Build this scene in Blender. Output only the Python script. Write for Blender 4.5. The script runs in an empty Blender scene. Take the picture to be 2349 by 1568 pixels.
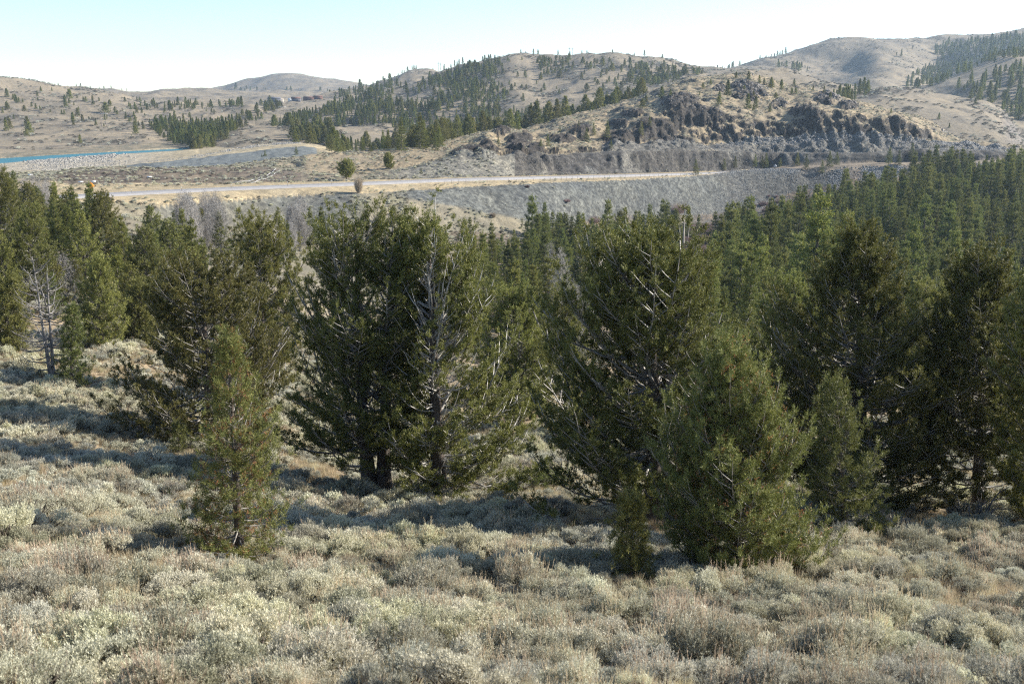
import bpy, math, time
import numpy as np
from mathutils import Vector

T0 = time.time()
C = bpy.context.scene
R = math.radians
rng = np.random.default_rng(7)

# ------------------------------------------------------------------ camera, sky, sun, exposure
PITCH = 13.5
cam_d = bpy.data.cameras.new("camera")
cam = bpy.data.objects.new("camera", cam_d)
C.collection.objects.link(cam)
cam_d.sensor_width = 36.0
cam_d.lens = 35.0
cam_d.clip_start = 0.1
cam_d.clip_end = 20000
cam.location = (0, 0, 0)
cam.rotation_euler = (R(90 - PITCH), 0, 0)
cam_d.dof.use_dof = True
cam_d.dof.focus_distance = 75
cam_d.dof.aperture_fstop = 2.4
C.camera = cam

SUN_AZ, SUN_EL = 74.0, 29.0
w = bpy.data.worlds.new("World")
C.world = w
w.use_nodes = True
nt = w.node_tree
for n in list(nt.nodes):
    nt.nodes.remove(n)
sky = nt.nodes.new("ShaderNodeTexSky")
sky.sky_type = 'NISHITA'
sky.sun_disc = False
sky.sun_elevation = R(SUN_EL)
sky.sun_rotation = R(SUN_AZ)
sky.altitude = 2200
sky.air_density = 1.0
sky.dust_density = 1.2
bg = nt.nodes.new("ShaderNodeBackground")
bg.inputs['Strength'].default_value = 0.108
wo = nt.nodes.new("ShaderNodeOutputWorld")
nt.links.new(sky.outputs[0], bg.inputs[0])
nt.links.new(bg.outputs[0], wo.inputs[0])

sd = bpy.data.lights.new("sun", 'SUN')
sun = bpy.data.objects.new("sun", sd)
C.collection.objects.link(sun)
sd.energy = 5.0
sd.angle = R(0.53)
sd.color = (1.0, 0.93, 0.82)
S = Vector((math.sin(R(SUN_AZ)) * math.cos(R(SUN_EL)), math.cos(R(SUN_AZ)) * math.cos(R(SUN_EL)), math.sin(R(SUN_EL))))
sun.rotation_euler = S.to_track_quat('Z', 'Y').to_euler()
sun.location = (60, 40, 60)

C.view_settings.view_transform = 'Standard'
C.view_settings.look = 'None'
C.view_settings.gamma = 1
C.view_settings.exposure = 1.1
C.cycles.use_denoising = False
C.cycles.sample_clamp_direct = 6
C.cycles.sample_clamp_indirect = 2
C.cycles.filter_width = 1.2
C.cycles.max_bounces = 6
C.cycles.diffuse_bounces = 3
C.cycles.transmission_bounces = 4
C.cycles.transparent_max_bounces = 4
C.cycles.volume_bounces = 0

# ------------------------------------------------------------------ projection helpers (reference pixels of a 2349 x 1568 view)
F = 35 / 36 * 2349
CX, CY = 1174.5, 784.0
cp, sp = math.cos(R(PITCH)), math.sin(R(PITCH))


def slope(py):
    t = np.asarray(py, float) - CY
    return (-F * sp - t * cp) / (F * cp - t * sp)


def azi(px, py):
    t = np.asarray(py, float) - CY
    return (np.asarray(px, float) - CX) / (F * cp - t * sp)


def py_of(s):
    s = np.asarray(s, float)
    t = (-F * sp - s * F * cp) / (cp - s * sp)
    return CY + t


def px_of(a, py):
    return CX + np.asarray(a) * (F * cp - (np.asarray(py) - CY) * sp)


def project(x, y, z):
    py = py_of(z / y)
    return px_of(x / y, py), py


# ------------------------------------------------------------------ noise
def _hash(ix, iy, seed):
    h = (ix.astype(np.int64) * 374761393 + iy.astype(np.int64) * 668265263 + seed * 974634777) & 0xFFFFFFFF
    h = ((h ^ (h >> 13)) * 1274126177) & 0xFFFFFFFF
    h = (h ^ (h >> 16)) & 0xFFFFFFFF
    return h / 4294967296.0


def gnoise(x, y, seed=0):
    x = np.asarray(x, float); y = np.asarray(y, float)
    ix = np.floor(x); iy = np.floor(y)
    fx = x - ix; fy = y - iy
    u = fx * fx * fx * (fx * (fx * 6 - 15) + 10)
    v = fy * fy * fy * (fy * (fy * 6 - 15) + 10)

    def g(dx, dy):
        an = _hash(ix + dx, iy + dy, seed) * 2 * np.pi
        return np.cos(an) * (fx - dx) + np.sin(an) * (fy - dy)
    n0 = g(0, 0) * (1 - u) + g(1, 0) * u
    n1 = g(0, 1) * (1 - u) + g(1, 1) * u
    return (n0 * (1 - v) + n1 * v) * 1.5


def fbm(x, y, octv=4, seed=0, gain=0.5):
    s = 0; a = 1; t = 0
    for i in range(octv):
        s = s + a * gnoise(x * 2 ** i + 13.7 * i, y * 2 ** i - 7.1 * i, seed + i)
        t += a; a *= gain
    return s / t


def ridged(x, y, octv=3, seed=0):
    s = 0; a = 1; t = 0
    for i in range(octv):
        s = s + a * (1 - 2 * np.abs(gnoise(x * 2 ** i + 3.3 * i, y * 2 ** i, seed + i)))
        t += a; a *= 0.55
    return s / t


def sstep(e0, e1, x):
    t = np.clip((x - e0) / (e1 - e0), 0, 1)
    return t * t * (3 - 2 * t)


# ------------------------------------------------------------------ terrain grid: columns of constant x/y, rows of y
NA = 1260
A = np.linspace(-0.82, 0.82, NA)
rows = [1.2]
while rows[-1] < 3600:
    y = rows[-1]
    if y < 60: d = y * 0.020
    elif y < 200: d = y * 0.013
    elif y < 800: d = 1.35
    else: d = y * 0.0065
    rows.append(y + max(d, 0.12))
YR = np.array(rows)
NR = len(YR)


def smooth(v, n):
    k = np.hanning(2 * n + 3)[1:-1]; k /= k.sum()
    p = np.concatenate([np.full(n, v[0]), v, np.full(n, v[-1])])
    return np.convolve(p, k, 'valid')


def curve(kn, sm=9):
    """knots (px, py, Y) or (px, None, Y, z) -> Y(a), z(a) over the columns"""
    aa, yy, zz = [], [], []
    for k in kn:
        if k[1] is None:
            z = k[3]; py = float(py_of(z / k[2]))
        else:
            py = k[1]; z = float(slope(py)) * k[2]
        aa.append(float(azi(k[0], py))); yy.append(k[2]); zz.append(z)
    o = np.argsort(aa)
    aa = np.array(aa)[o]; yy = np.array(yy)[o]; zz = np.array(zz)[o]
    return smooth(np.interp(A, aa, yy), sm), smooth(np.interp(A, aa, zz), sm), aa[0], aa[-1]


def layer(curves, Y, before=1.0, after=0.22, ends=None):
    """heights at array Y (rows x columns) through the curves, monotone cubic along y"""
    Yk = np.array([c[0] for c in curves]); Zk = np.array([c[1] for c in curves])
    for i in range(1, len(Yk)):
        Yk[i] = np.maximum(Yk[i], Yk[i - 1] + 0.8)
    h = np.diff(Yk, axis=0); dl = np.diff(Zk, axis=0) / h
    m = np.zeros_like(Zk)
    if len(dl) > 1:
        same = dl[1:] * dl[:-1] > 0
        hm = np.where(same, 2 * dl[1:] * dl[:-1] / (dl[1:] + dl[:-1] + 1e-12), 0)
        m[1:-1] = hm
    m[0] = dl[0] * 0.8; m[-1] = dl[-1] * 0.3
    out = np.where(Y < Yk[0], Zk[0] - (Yk[0] - Y) * before, Zk[-1] - (Y - Yk[-1]) * after - 0.0)
    for i in range(len(dl)):
        t = (Y - Yk[i]) / h[i]
        inside = (t >= 0) & (t <= 1)
        t2 = t * t; t3 = t2 * t
        z = (2 * t3 - 3 * t2 + 1) * Zk[i] + (t3 - 2 * t2 + t) * h[i] * m[i] + (-2 * t3 + 3 * t2) * Zk[i + 1] + (t3 - t2) * h[i] * m[i + 1]
        out = np.where(inside, z, out)
    if ends:
        a0, a1 = ends
        drop = 0
        if a0 is not None: drop = drop + np.maximum(0, (a0 - A)) * Y * 0.5
        if a1 is not None: drop = drop + np.maximum(0, (A - a1)) * Y * 0.5
        out = out - drop
    return out


K = {}
K['c0'] = curve([(0, None, 1.0, -1.75), (2349, None, 1.0, -1.75)])
K['c0b'] = curve([(0, None, 4.0, -2.9), (2349, None, 4.0, -3.3)])
K['c1'] = curve([(-400, None, 12, -6.9), (0, 1568, 12), (1174, 1568, 13.5), (2349, 1568, 14), (2700, None, 14, -9.2)])
K['c2'] = curve([(-400, None, 18, -8.4), (0, 1300, 19), (550, 1300, 24.5), (1174, 1300, 25.5), (1690, 1300, 26.5), (2349, 1300, 27)])
K['c3'] = curve([(-400, None, 29, -10.5), (0, 1130, 30), (550, 1130, 37), (860, 1130, 42), (1174, 1130, 42), (1700, 1130, 43), (2349, 1130, 44)])
K['c4'] = curve([(-400, None, 41, -12), (0, 1000, 42), (485, 1000, 49), (860, 1000, 60), (1174, 1000, 62), (1700, 1000, 64), (2349, 1000, 66)])
K['c5'] = curve([(-400, None, 60, -14.5), (0, 850, 60), (118, 865, 61), (300, 850, 66), (485, 900, 66), (860, 880, 85), (1174, 880, 90), (1700, 880, 90), (2349, 900, 92)])
K['c6'] = curve([(-400, None, 85, -16), (0, 700, 85), (250, 690, 100), (485, 730, 110), (860, 780, 125), (1174, 790, 130), (1700, 800, 135), (2349, 810, 140)])
K['c7'] = curve([(0, 590, 130), (250, 600, 140), (485, 640, 165), (860, 660, 180), (1174, 680, 185), (1400, 680, 200), (1700, 665, 215), (2349, 690, 215)])
K['c8'] = curve([(0, 490, 205), (250, 500, 218), (300, 500, 222), (485, 530, 241), (700, 540, 253), (900, 545, 258), (1200, 550, 292), (1394, 525, 356), (1600, 515, 407), (1750, 485, 438), (1855, 455, 450), (2002, 418, 458), (2200, 398, 465), (2349, 392, 472)])
K['c9'] = curve([(0, 448, 222), (150, 457, 220), (289, 458, 232), (361, 461, 236), (542, 450, 258), (686, 441, 275), (836, 440, 284), (1089, 425, 321), (1414, 411, 384), (1559, 404, 425), (1650, 397.5, 452), (1700, 388.5, 462), (1780, 386, 467), (1855, 388, 469), (1937, 384, 470), (2100, 378, 474), (2349, 372, 482)], 5)
ROAD = [(60, 456.5, 226), (150, 452, 233), (265, 446, 244), (560, 432, 273), (764, 424.3, 293), (849, 420.5, 304), (1125, 410, 346), (1400, 403.5, 402), (1595, 398, 450), (1665, 396, 470)]
rc = curve(ROAD + [(1750, None, 480, -31.2), (1861, 382, 477), (1970, 376, 476), (2349, 368, 486)], 5)
K['c10'] = (rc[0] - 7.5, rc[1] - 0.05)
K['c11'] = (rc[0] + 7.5, rc[1] + 0.05)
K['c12'] = curve([(0, 420, 270), (108, 412, 285), (163, 422, 280), (253, 420, 286), (361, 418, 292), (524, 420, 300), (686, 416, 312), (777, 414, 320), (849, 413, 326), (1125, 405.5, 364), (1400, 399.5, 417), (1613, 393.5, 466), (1750, 389, 490), (1861, 367, 487), (1970, 364, 484), (2114, 356, 485), (2250, 358, 490), (2349, 356, 496)], 5)
K['c13'] = curve([(0, 404, 330), (108, 406, 315), (173, 392, 322), (217, 388, 328), (397, 388, 343), (524, 386, 350), (614, 386, 352), (686, 398, 345), (777, 402, 345), (849, 400, 352), (950, 383, 366), (1053, 353, 384), (1125, 357, 386), (1234, 357, 402), (1350, 350, 428), (1450, 346, 438), (1613, 346, 475), (1753, 349, 498), (1861, 350, 495), (1970, 352, 491), (2114, 341, 492), (2250, 345, 499), (2349, 341, 506)], 5)
K['c14'] = curve([(0, 399, 390), (217, 391.5, 392), (360, 391, 392), (451, 385, 402), (540, 377, 415), (650, 362, 430), (700, 357, 440), (800, None, 450, -27), (1400, None, 640, -34), (2349, None, 700, -36)])
K['c15'] = curve([(0, 395, 420), (217, 390, 405), (290, 381, 408), (360, 373, 412), (470, 361, 430), (560, 350, 452), (640, 340, 472), (700, 336, 482), (725, 341, 480), (770, 352, 478), (850, None, 480, -30), (1400, None, 680, -34), (2349, None, 740, -36)])
K['c15b'] = curve([(0, 388, 450), (217, 384, 440), (360, 371, 450), (470, 357, 470), (580, 336.5, 540), (640, 329.5, 560), (700, 329, 560), (735, 334, 550), (780, 350, 540), (850, None, 540, -32), (1400, None, 720, -34), (2349, None, 800, -36)])
K['c16'] = curve([(-300, None, 500, -31.9), (0, None, 545, -31.9), (100, None, 577, -31.9), (200, None, 612, -31.9), (300, None, 655, -31.9), (400, None, 692, -31.9), (460, None, 715, -30.5), (600, None, 730, -30), (1400, None, 780, -33), (2349, None, 860, -34)], 3)
K['c17'] = curve([(-300, None, 520, -34), (0, None, 570, -34), (300, None, 672, -34), (400, None, 707, -33), (460, None, 726, -30.4), (600, None, 745, -30), (2349, None, 880, -34)], 3)
K['c18'] = curve([(-300, None, 540, -31.8), (0, None, 600, -31.8), (100, None, 631, -31.8), (200, None, 661, -31.8), (300, None, 692, -31.8), (405, None, 724, -31.8), (460, None, 740, -30), (2349, None, 900, -34)], 3)
K['c19'] = curve([(0, None, 1200, -22), (2349, None, 1200, -30)])
K['c20'] = curve([(0, None, 2600, 0), (2349, None, 2600, 0)])
K['c21'] = curve([(0, None, 3700, -40), (2349, None, 3700, -40)])
BASE = [K[k] for k in ('c0', 'c0b', 'c1', 'c2', 'c3', 'c4', 'c5', 'c6', 'c7', 'c8', 'c9', 'c10', 'c11', 'c12', 'c13', 'c14', 'c15', 'c15b', 'c16', 'c17', 'c18', 'c19', 'c20', 'c21')]

Rl = [
    curve([(660, None, 352, -26), (700, 394, 356), (850, 395, 360), (930, 380, 370), (990, 366, 380), (1053, 350, 390), (1125, 355, 391), (1234, 355, 407), (1350, 348, 433), (1450, 344, 443), (1613, 344.5, 481), (1753, 347, 503), (1861, 348, 500), (1970, 350, 496), (2114, 339, 497), (2260, 346, 506), (2349, 344, 514)], 5),
    curve([(660, None, 380, -24.6), (700, 372, 378), (850, 370, 385), (930, 360, 394), (990, 352, 402), (1071, 338, 428), (1125, 340, 424), (1234, 339, 446), (1350, 338, 462), (1450, 337, 478), (1500, 341, 490), (1663, 338, 506), (1753, 330, 513), (1861, 321, 513), (1970, 324, 508), (2114, 328, 509), (2172, 333, 513), (2300, 341, 525)], 5),
    curve([(660, None, 396, -24.2), (700, 360, 396), (850, 355, 404), (930, 347, 414), (985, 342, 426), (1040, 330, 450), (1071, 328, 448), (1125, 314, 450), (1180, 318, 464), (1234, 316, 480), (1290, 306, 490), (1350, 300, 500), (1400, 305, 512), (1450, 282, 516), (1500, 270, 520), (1540, 246, 534), (1600, 254, 533), (1663, 261, 529), (1735, 276, 530), (1818, 284, 530), (1843, 256, 536), (1900, 252, 533), (1970, 263, 528), (2060, 272, 525), (2114, 297, 523), (2172, 327, 526), (2300, 340, 546)], 5),
    curve([(660, None, 399, -23.5), (700, 354.5, 404), (764, 349.5, 412), (850, 345, 424), (981, 336, 445), (1071, 312, 520), (1125, 304, 560), (1197, 303, 590), (1234, 292, 610), (1270, 279, 630), (1378, 253, 660), (1468, 225, 680), (1572, 184, 700), (1663, 175, 720), (1717, 171, 720), (1789, 192, 720), (1861, 207, 720), (1970, 238, 700), (2042, 259, 690), (2114, 274, 680), (2168, 302, 665), (2204, 327, 650), (2260, 343, 630), (2349, 343, 630)], 5)]
Al = [curve([(-400, 366, 560), (0, 362.5, 603), (200, 352.5, 665), (400, 341, 727), (450, 338, 745), (600, None, 800, -32)], 5),
      curve([(-400, 290, 900), (0, 285, 900), (200, 282, 930), (340, 290, 950), (450, 300, 950), (560, 296, 950), (620, None, 960, -34)]),
      curve([(-400, 165, 1300), (0, 189, 1300), (140, 203, 1350), (230, 214, 1400), (300, 232, 1350), (340, 246, 1300), (440, 241, 1300), (540, 241, 1280), (565, 246, 1230), (600, 262, 1150), (650, None, 1100, -36)])]
A2l = [curve([(-400, None, 1450, -10), (600, None, 1450, -10), (1000, None, 1600, -20)]),
       curve([(-400, 170, 2000), (0, 187, 2000), (200, 207, 2000), (290, 213, 2000), (350, 212.5, 2000), (420, 210, 2100), (480, 210, 2200), (560, 214, 2300), (700, 216, 2300), (830, 221, 2200), (900, 235, 2000)])]
Bl = [curve([(400, None, 2600, -10), (1000, None, 2600, -10)]),
      curve([(400, 230, 2900), (520, 216, 2900), (640, 205, 2900), (700, 200, 2900), (800, 206, 2900), (960, 225, 2900)]),
      curve([(430, 224, 3250), (470, 209, 3250), (520, 197, 3250), (560, 187, 3250), (610, 175, 3250), (645, 169, 3250), (690, 172, 3250), (740, 180, 3250), (800, 189, 3250), (850, 197, 3250), (900, 206, 3250), (980, 222, 3250)], 5)]
Kl = [curve([(480, None, 850, -31), (700, None, 1000, -30), (1080, None, 1200, -30)]),
      curve([(480, 296, 980), (545, 276, 1100), (610, 256, 1250), (697, 234, 1450), (755, 222, 1550), (848, 205, 1700), (880, 191, 1750), (920, 174, 1800), (945, 165.5, 1800), (970, 167, 1800), (1000, 172, 1800), (1040, 187, 1800), (1090, 208, 1800)], 5)]
Ll = [curve([(380, None, 735, -33), (450, None, 750, -33), (560, None, 620, -30), (760, None, 640, -30), (900, None, 680, -31), (1050, None, 700, -34)]),
      curve([(380, None, 760, -33), (430, 323, 800), (470, 309, 830), (509, 301, 860), (581, 289, 900), (690, 289, 900), (740, 294, 880), (790, 297, 860), (850, 288, 900), (900, 284, 950), (940, 291, 950), (1000, 310, 900), (1050, None, 900, -36)])]
El = [curve([(560, None, 900, -33), (764, None, 920, -32), (1000, None, 900, -32), (1400, None, 850, -26), (1700, None, 900, -20), (1950, None, 1000, -20)]),
      curve([(560, 306, 1000), (700, 290, 1020), (848, 268, 1080), (981, 240, 1100), (1071, 226, 1100), (1143, 225, 1120), (1180, 214, 1130), (1270, 228, 1100), (1378, 215, 1100), (1487, 200, 1100), (1613, 185, 1100), (1850, 205, 1100)], 9),
      curve([(540, None, 1000, -34), (620, 291, 1050), (700, 274, 1150), (764, 254, 1200), (848, 231, 1300), (920, 208, 1370), (981, 190, 1400), (1040, 168, 1400), (1071, 156, 1400), (1143, 137, 1400), (1180, 129, 1400), (1234, 133.5, 1400), (1306, 134.5, 1400), (1378, 135, 1400), (1425, 135, 1400), (1487, 143, 1400), (1541, 152, 1400), (1613, 161, 1400), (1700, 164, 1400), (1760, 173, 1400), (1850, 190, 1400), (1950, 212, 1400)], 5)]
Jl = [curve([(1650, None, 780, -10), (2050, None, 780, -24)]),
      curve([(1630, 176, 1000), (1717, 167.5, 1000), (1807, 171.5, 1000), (1861, 180, 980), (1952, 200, 950), (2040, 218, 900), (2080, 235, 900)])]
Il = [curve([(1850, None, 700, -22), (2114, None, 680, -22), (2349, None, 650, -28)]),
      curve([(1880, 250, 780), (1970, 255, 760), (2078, 268, 740), (2200, 272, 730), (2277, 279, 730), (2320, 320, 700), (2360, 342, 700), (2600, 345, 700)]),
      curve([(1860, 240, 860), (1900, 235, 880), (1970, 217, 900), (2024, 202.5, 900), (2114, 210, 900), (2186, 224, 880), (2259, 238.5, 860), (2295, 256, 850), (2325, 285, 840), (2345, 315, 830), (2390, 345, 800), (2600, 345, 800)], 3)]
Gl = [curve([(1600, None, 1250, -10), (1950, None, 1150, -18), (2600, None, 1150, -18)]),
      curve([(1620, 172, 1600), (1753, 164, 1600), (1800, 172, 1600), (1870, 182, 1620), (1930, 176, 1640), (1980, 152, 1640), (2010, 141, 1620), (2050, 142, 1620), (2100, 154, 1660), (2143, 158, 1750), (2260, 125, 1700), (2349, 105, 1700), (2700, 90, 1700)], 14),
      curve([(1600, 185, 2000), (1645, 170, 2000), (1695, 162.5, 2000), (1753, 141, 2000), (1825, 121, 2000), (1897, 98, 2000), (1926, 94.5, 2000), (1970, 91.5, 2000), (2042, 97, 2000), (2114, 95.5, 2000), (2168, 89, 2000), (2222, 86, 2000), (2295, 74, 2000), (2349, 63, 2000), (2700, 40, 2000)], 5)]
Hl = [curve([(1980, None, 820, -24), (2600, None, 820, -20)]),
      curve([(1960, 240, 1100), (2040, 226, 1150), (2080, 219, 1150), (2143, 206, 1170), (2200, 176, 1200), (2258, 152, 1200), (2313, 138.5, 1200), (2349, 136, 1200), (2700, 120, 1200)], 5)]


def ends(cv, l=True, r=True):
    return (cv[2] if l else None, cv[3] if r else None)


YY = np.repeat(YR[:, None], NA, 1)
XX = YY * A[None, :]
# jagged warp of the quarried rock faces
rmask = sstep(980, 1100, px_of(A, 350))[None, :] * sstep(380, 400, YY) * (1 - sstep(590, 660, YY))
wx, wy = XX, YY
wrp = rmask * (2.8 * ridged(wx / 22, wy / 60, 3, 5) + 2.3 * gnoise(wx / 5.0, wy / 14, 9) + 1.4 * gnoise(wx / 2.2, wy / 5, 12) + 4.0 * gnoise(wx / 47, wy / 80, 31))
layers = [('base', layer(BASE, YY + (wrp * 0.45 + rmask * (4.5 * fbm(XX / 14, YY / 9, 3, 33) + 2.0 * gnoise(XX / 4.0, YY / 3.0, 35))) * sstep(-1, 5, YY - K['c12'][0][None, :]), after=0.0)),
          ('rocky', layer(Rl, YY + wrp, 1.0, 0.16, ends(Rl[3]))),
          ('lakeside', layer(Al, YY, 0.6, 0.2, ends(Al[2], False))),
          ('backridge', layer(A2l, YY, 1, 0.2, ends(A2l[1], False))),
          ('farhill', layer(Bl, YY, 1, 0.2, ends(Bl[2]))),
          ('spur', layer(Kl, YY, 1, 0.2, ends(Kl[1]))),
          ('knoll', layer(Ll, YY, 1, 0.12, ends(Ll[1]))),
          ('wooded', layer(El, YY, 1, 0.2, ends(El[2]))),
          ('saddle', layer(Jl, YY, 1, 0.2, ends(Jl[1]))),
          ('bench', layer(Il, YY, 1, 0.2, ends(Il[2], True, False))),
          ('bald', layer(Gl, YY, 1, 0.2, ends(Gl[2], True, False))),
          ('shoulder', layer(Hl, YY, 1, 0.2, ends(Hl[1], True, False)))]
HZ = np.array([l[1] for l in layers])
ID = HZ.argmax(0)
H = HZ.max(0)
names = [l[0] for l in layers]

# large and small relief
Yb = lambda k: K[k][0][None, :]
PX = px_of(A[None, :], py_of(H / YY))
PY = py_of(H / YY)
water = (YY > Yb('c16')) & (YY < Yb('c18')) & (H < -31)
flat_road = sstep(12, 22, np.abs(YY - rc[0][None, :]))
hill_w = sstep(640, 900, YY) * (1 - water)
rocky = (ID == names.index('rocky'))
H = H + hill_w * (5.0 * fbm(XX / 130, YY / 170, 3, 2) + 3.0 * ridged(XX / 55, YY / 110, 3, 21) * (YY < 2500) + (YY > 1000) * 6.5 * ridged(XX / 150, YY / 300, 2, 77))
H = H + sstep(30, 90, YY) * (1 - sstep(600, 700, YY)) * flat_road * (0.5 * fbm(XX / 12, YY / 16, 3, 3) + 0.25 * gnoise(XX / 3.1, YY / 4, 8))
H = H + (1 - sstep(30, 90, YY)) * sstep(3, 8, YY) * (0.28 * fbm(XX / 3.0, YY / 3.0, 3, 4))
H = H + rocky * sstep(1000, 1150, PX) * (1.6 * ridged(XX / 16, YY / 16, 3, 15) + 2.6 * np.maximum(0, ridged(XX / 30, YY / 36, 3, 44) - 0.25) - 0.5)
PYh = py_of(H / YY)
OUTC = np.zeros(H.shape)
for ex_, ey_, rx_, ry_ in [(1085, 352, 45, 12), (1118, 345, 24, 16), (1185, 335, 26, 30), (1205, 322, 16, 18), (1262, 372, 40, 10), (1722, 212, 40, 18), (1700, 198, 22, 8), (1893, 226, 30, 12), (1562, 235, 44, 22), (1600, 262, 60, 18), (1500, 300, 55, 30), (1420, 318, 45, 16), (1330, 300, 30, 9), (1290, 318, 30, 8), (1790, 238, 18, 6), (1945, 243, 24, 6), (1650, 205, 14, 5), (1450, 262, 26, 8), (1540, 330, 60, 16), (1230, 348, 24, 12), (1150, 300, 20, 6), (1845, 255, 40, 8), (1420, 285, 25, 7)]:
    OUTC = np.maximum(OUTC, sstep(1.25, 0.6, np.sqrt(((PX + 6 * gnoise(XX / 9, YY / 9, 55) - ex_) / rx_) ** 2 + ((PYh + 4 * gnoise(XX / 7, YY / 9, 56) - ey_) / ry_) ** 2)) * ((ID == 1) | ((ID == 0) & (YY > Yb('c12')) & (YY < 600))))
cell = lambda sx, sy, sd_: _hash(np.floor((XX + 1.6 * gnoise(XX / 5, YY / 5, sd_)) / sx), np.floor((YY + 2.0 * gnoise(XX / 6, YY / 6, sd_ + 1)) / sy), sd_)
H = H + OUTC * (0.2 + 0.8 * ridged(XX / 11, YY / 14, 3, 57) + 1.3 * cell(4.2, 6.0, 58) + 0.9 * cell(1.9, 3.2, 62))
clf = rocky * (YY < 620) * sstep(0.35, 0.8, np.abs(np.gradient(H, axis=0) / np.gradient(YY, axis=0)))
H = H + clf * (1.8 * cell(3.4, 4.0, 71) + 1.0 * cell(1.7, 2.8, 74) - 1.4)
H = H + 0.7 * fbm(XX / 9, YY / 12, 3, 66) * ((YY > Yb('c12')) & (YY < Yb('c13') + 6) & (A[None, :] < azi(800, 400)))
H = np.where(water, np.minimum(H, -32.4), H)

# slope of the terrain in screen terms, for placing things and finding what hides what
SL = H / YY
HOR = np.maximum.accumulate(SL, 0)


def col_of(a):
    return np.clip(np.round((np.asarray(a) - A[0]) / (A[1] - A[0])).astype(int), 0, NA - 1)


def zat(x, y):
    x = np.asarray(x, float); y = np.asarray(y, float)
    ca = np.clip((x / y - A[0]) / (A[1] - A[0]), 0, NA - 1.001)
    ra = np.interp(y, YR, np.arange(NR)); ra = np.clip(ra, 0, NR - 1.001)
    c0 = ca.astype(int); r0 = ra.astype(int); fc = ca - c0; fr = ra - r0
    return (H[r0, c0] * (1 - fc) * (1 - fr) + H[r0, c0 + 1] * fc * (1 - fr) + H[r0 + 1, c0] * (1 - fc) * fr + H[r0 + 1, c0 + 1] * fc * fr)


def ground(px, py, ymin=3.0):
    """world point where the sight line of a reference pixel meets the terrain beyond ymin"""
    a = float(azi(px, py)); s = float(slope(py))
    c = int(col_of(a))
    r0 = np.searchsorted(YR, ymin)
    hit = np.nonzero(SL[r0:, c] >= s)[0]
    i = r0 + (hit[0] if len(hit) else NR - r0 - 1)
    y = YR[i]
    if i > 0 and SL[i, c] > s > SL[i - 1, c]:
        f = (s - SL[i - 1, c]) / (SL[i, c] - SL[i - 1, c]); y = YR[i - 1] + f * (YR[i] - YR[i - 1])
    return np.array([a * y, y, float(zat(a * y, y))])


# ------------------------------------------------------------------ mesh helpers
def mesh_np(name, V, Fc, mats=(), midx=None, smooth_=False):
    """V (n,3); Fc list of int arrays (m,3) or (m,4)"""
    if isinstance(Fc, np.ndarray): Fc = [Fc]
    Fc = [f for f in Fc if len(f)]
    me = bpy.data.meshes.new(name)
    me.vertices.add(len(V)); me.vertices.foreach_set('co', np.ascontiguousarray(V, np.float32).ravel())
    tot = np.concatenate([np.full(len(f), f.shape[1], np.int32) for f in Fc])
    idx = np.concatenate([f.ravel() for f in Fc]).astype(np.int32)
    me.loops.add(len(idx)); me.loops.foreach_set('vertex_index', idx)
    me.polygons.add(len(tot))
    me.polygons.foreach_set('loop_start', np.concatenate([[0], np.cumsum(tot)[:-1]]).astype(np.int32))
    for m in mats: me.materials.append(m)
    if midx is not None: me.polygons.foreach_set('material_index', np.asarray(midx, np.int32))
    if smooth_: me.polygons.foreach_set('use_smooth', np.ones(len(tot), bool))
    me.update(calc_edges=True)
    return me


def attr(me, name, vals, typ='FLOAT_COLOR'):
    at = me.attributes.new(name, typ, 'POINT')
    if typ == 'FLOAT_COLOR':
        v = np.ones((len(vals), 4), np.float32); v[:, :3] = vals
        at.data.foreach_set('color', v.ravel())
    elif typ == 'FLOAT': at.data.foreach_set('value', np.asarray(vals, np.float32))
    elif typ == 'INT': at.data.foreach_set('value', np.asarray(vals, np.int32))
    elif typ == 'FLOAT_VECTOR': at.data.foreach_set('vector', np.asarray(vals, np.float32).ravel())


def link(name, data, parent=None, loc=None, **props):
    o = bpy.data.objects.new(name, data)
    C.collection.objects.link(o)
    if parent is not None: o.parent = parent
    if loc is not None: o.location = loc
    for k, v in props.items():
        if v is not None: o[k] = v
    return o


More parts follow.
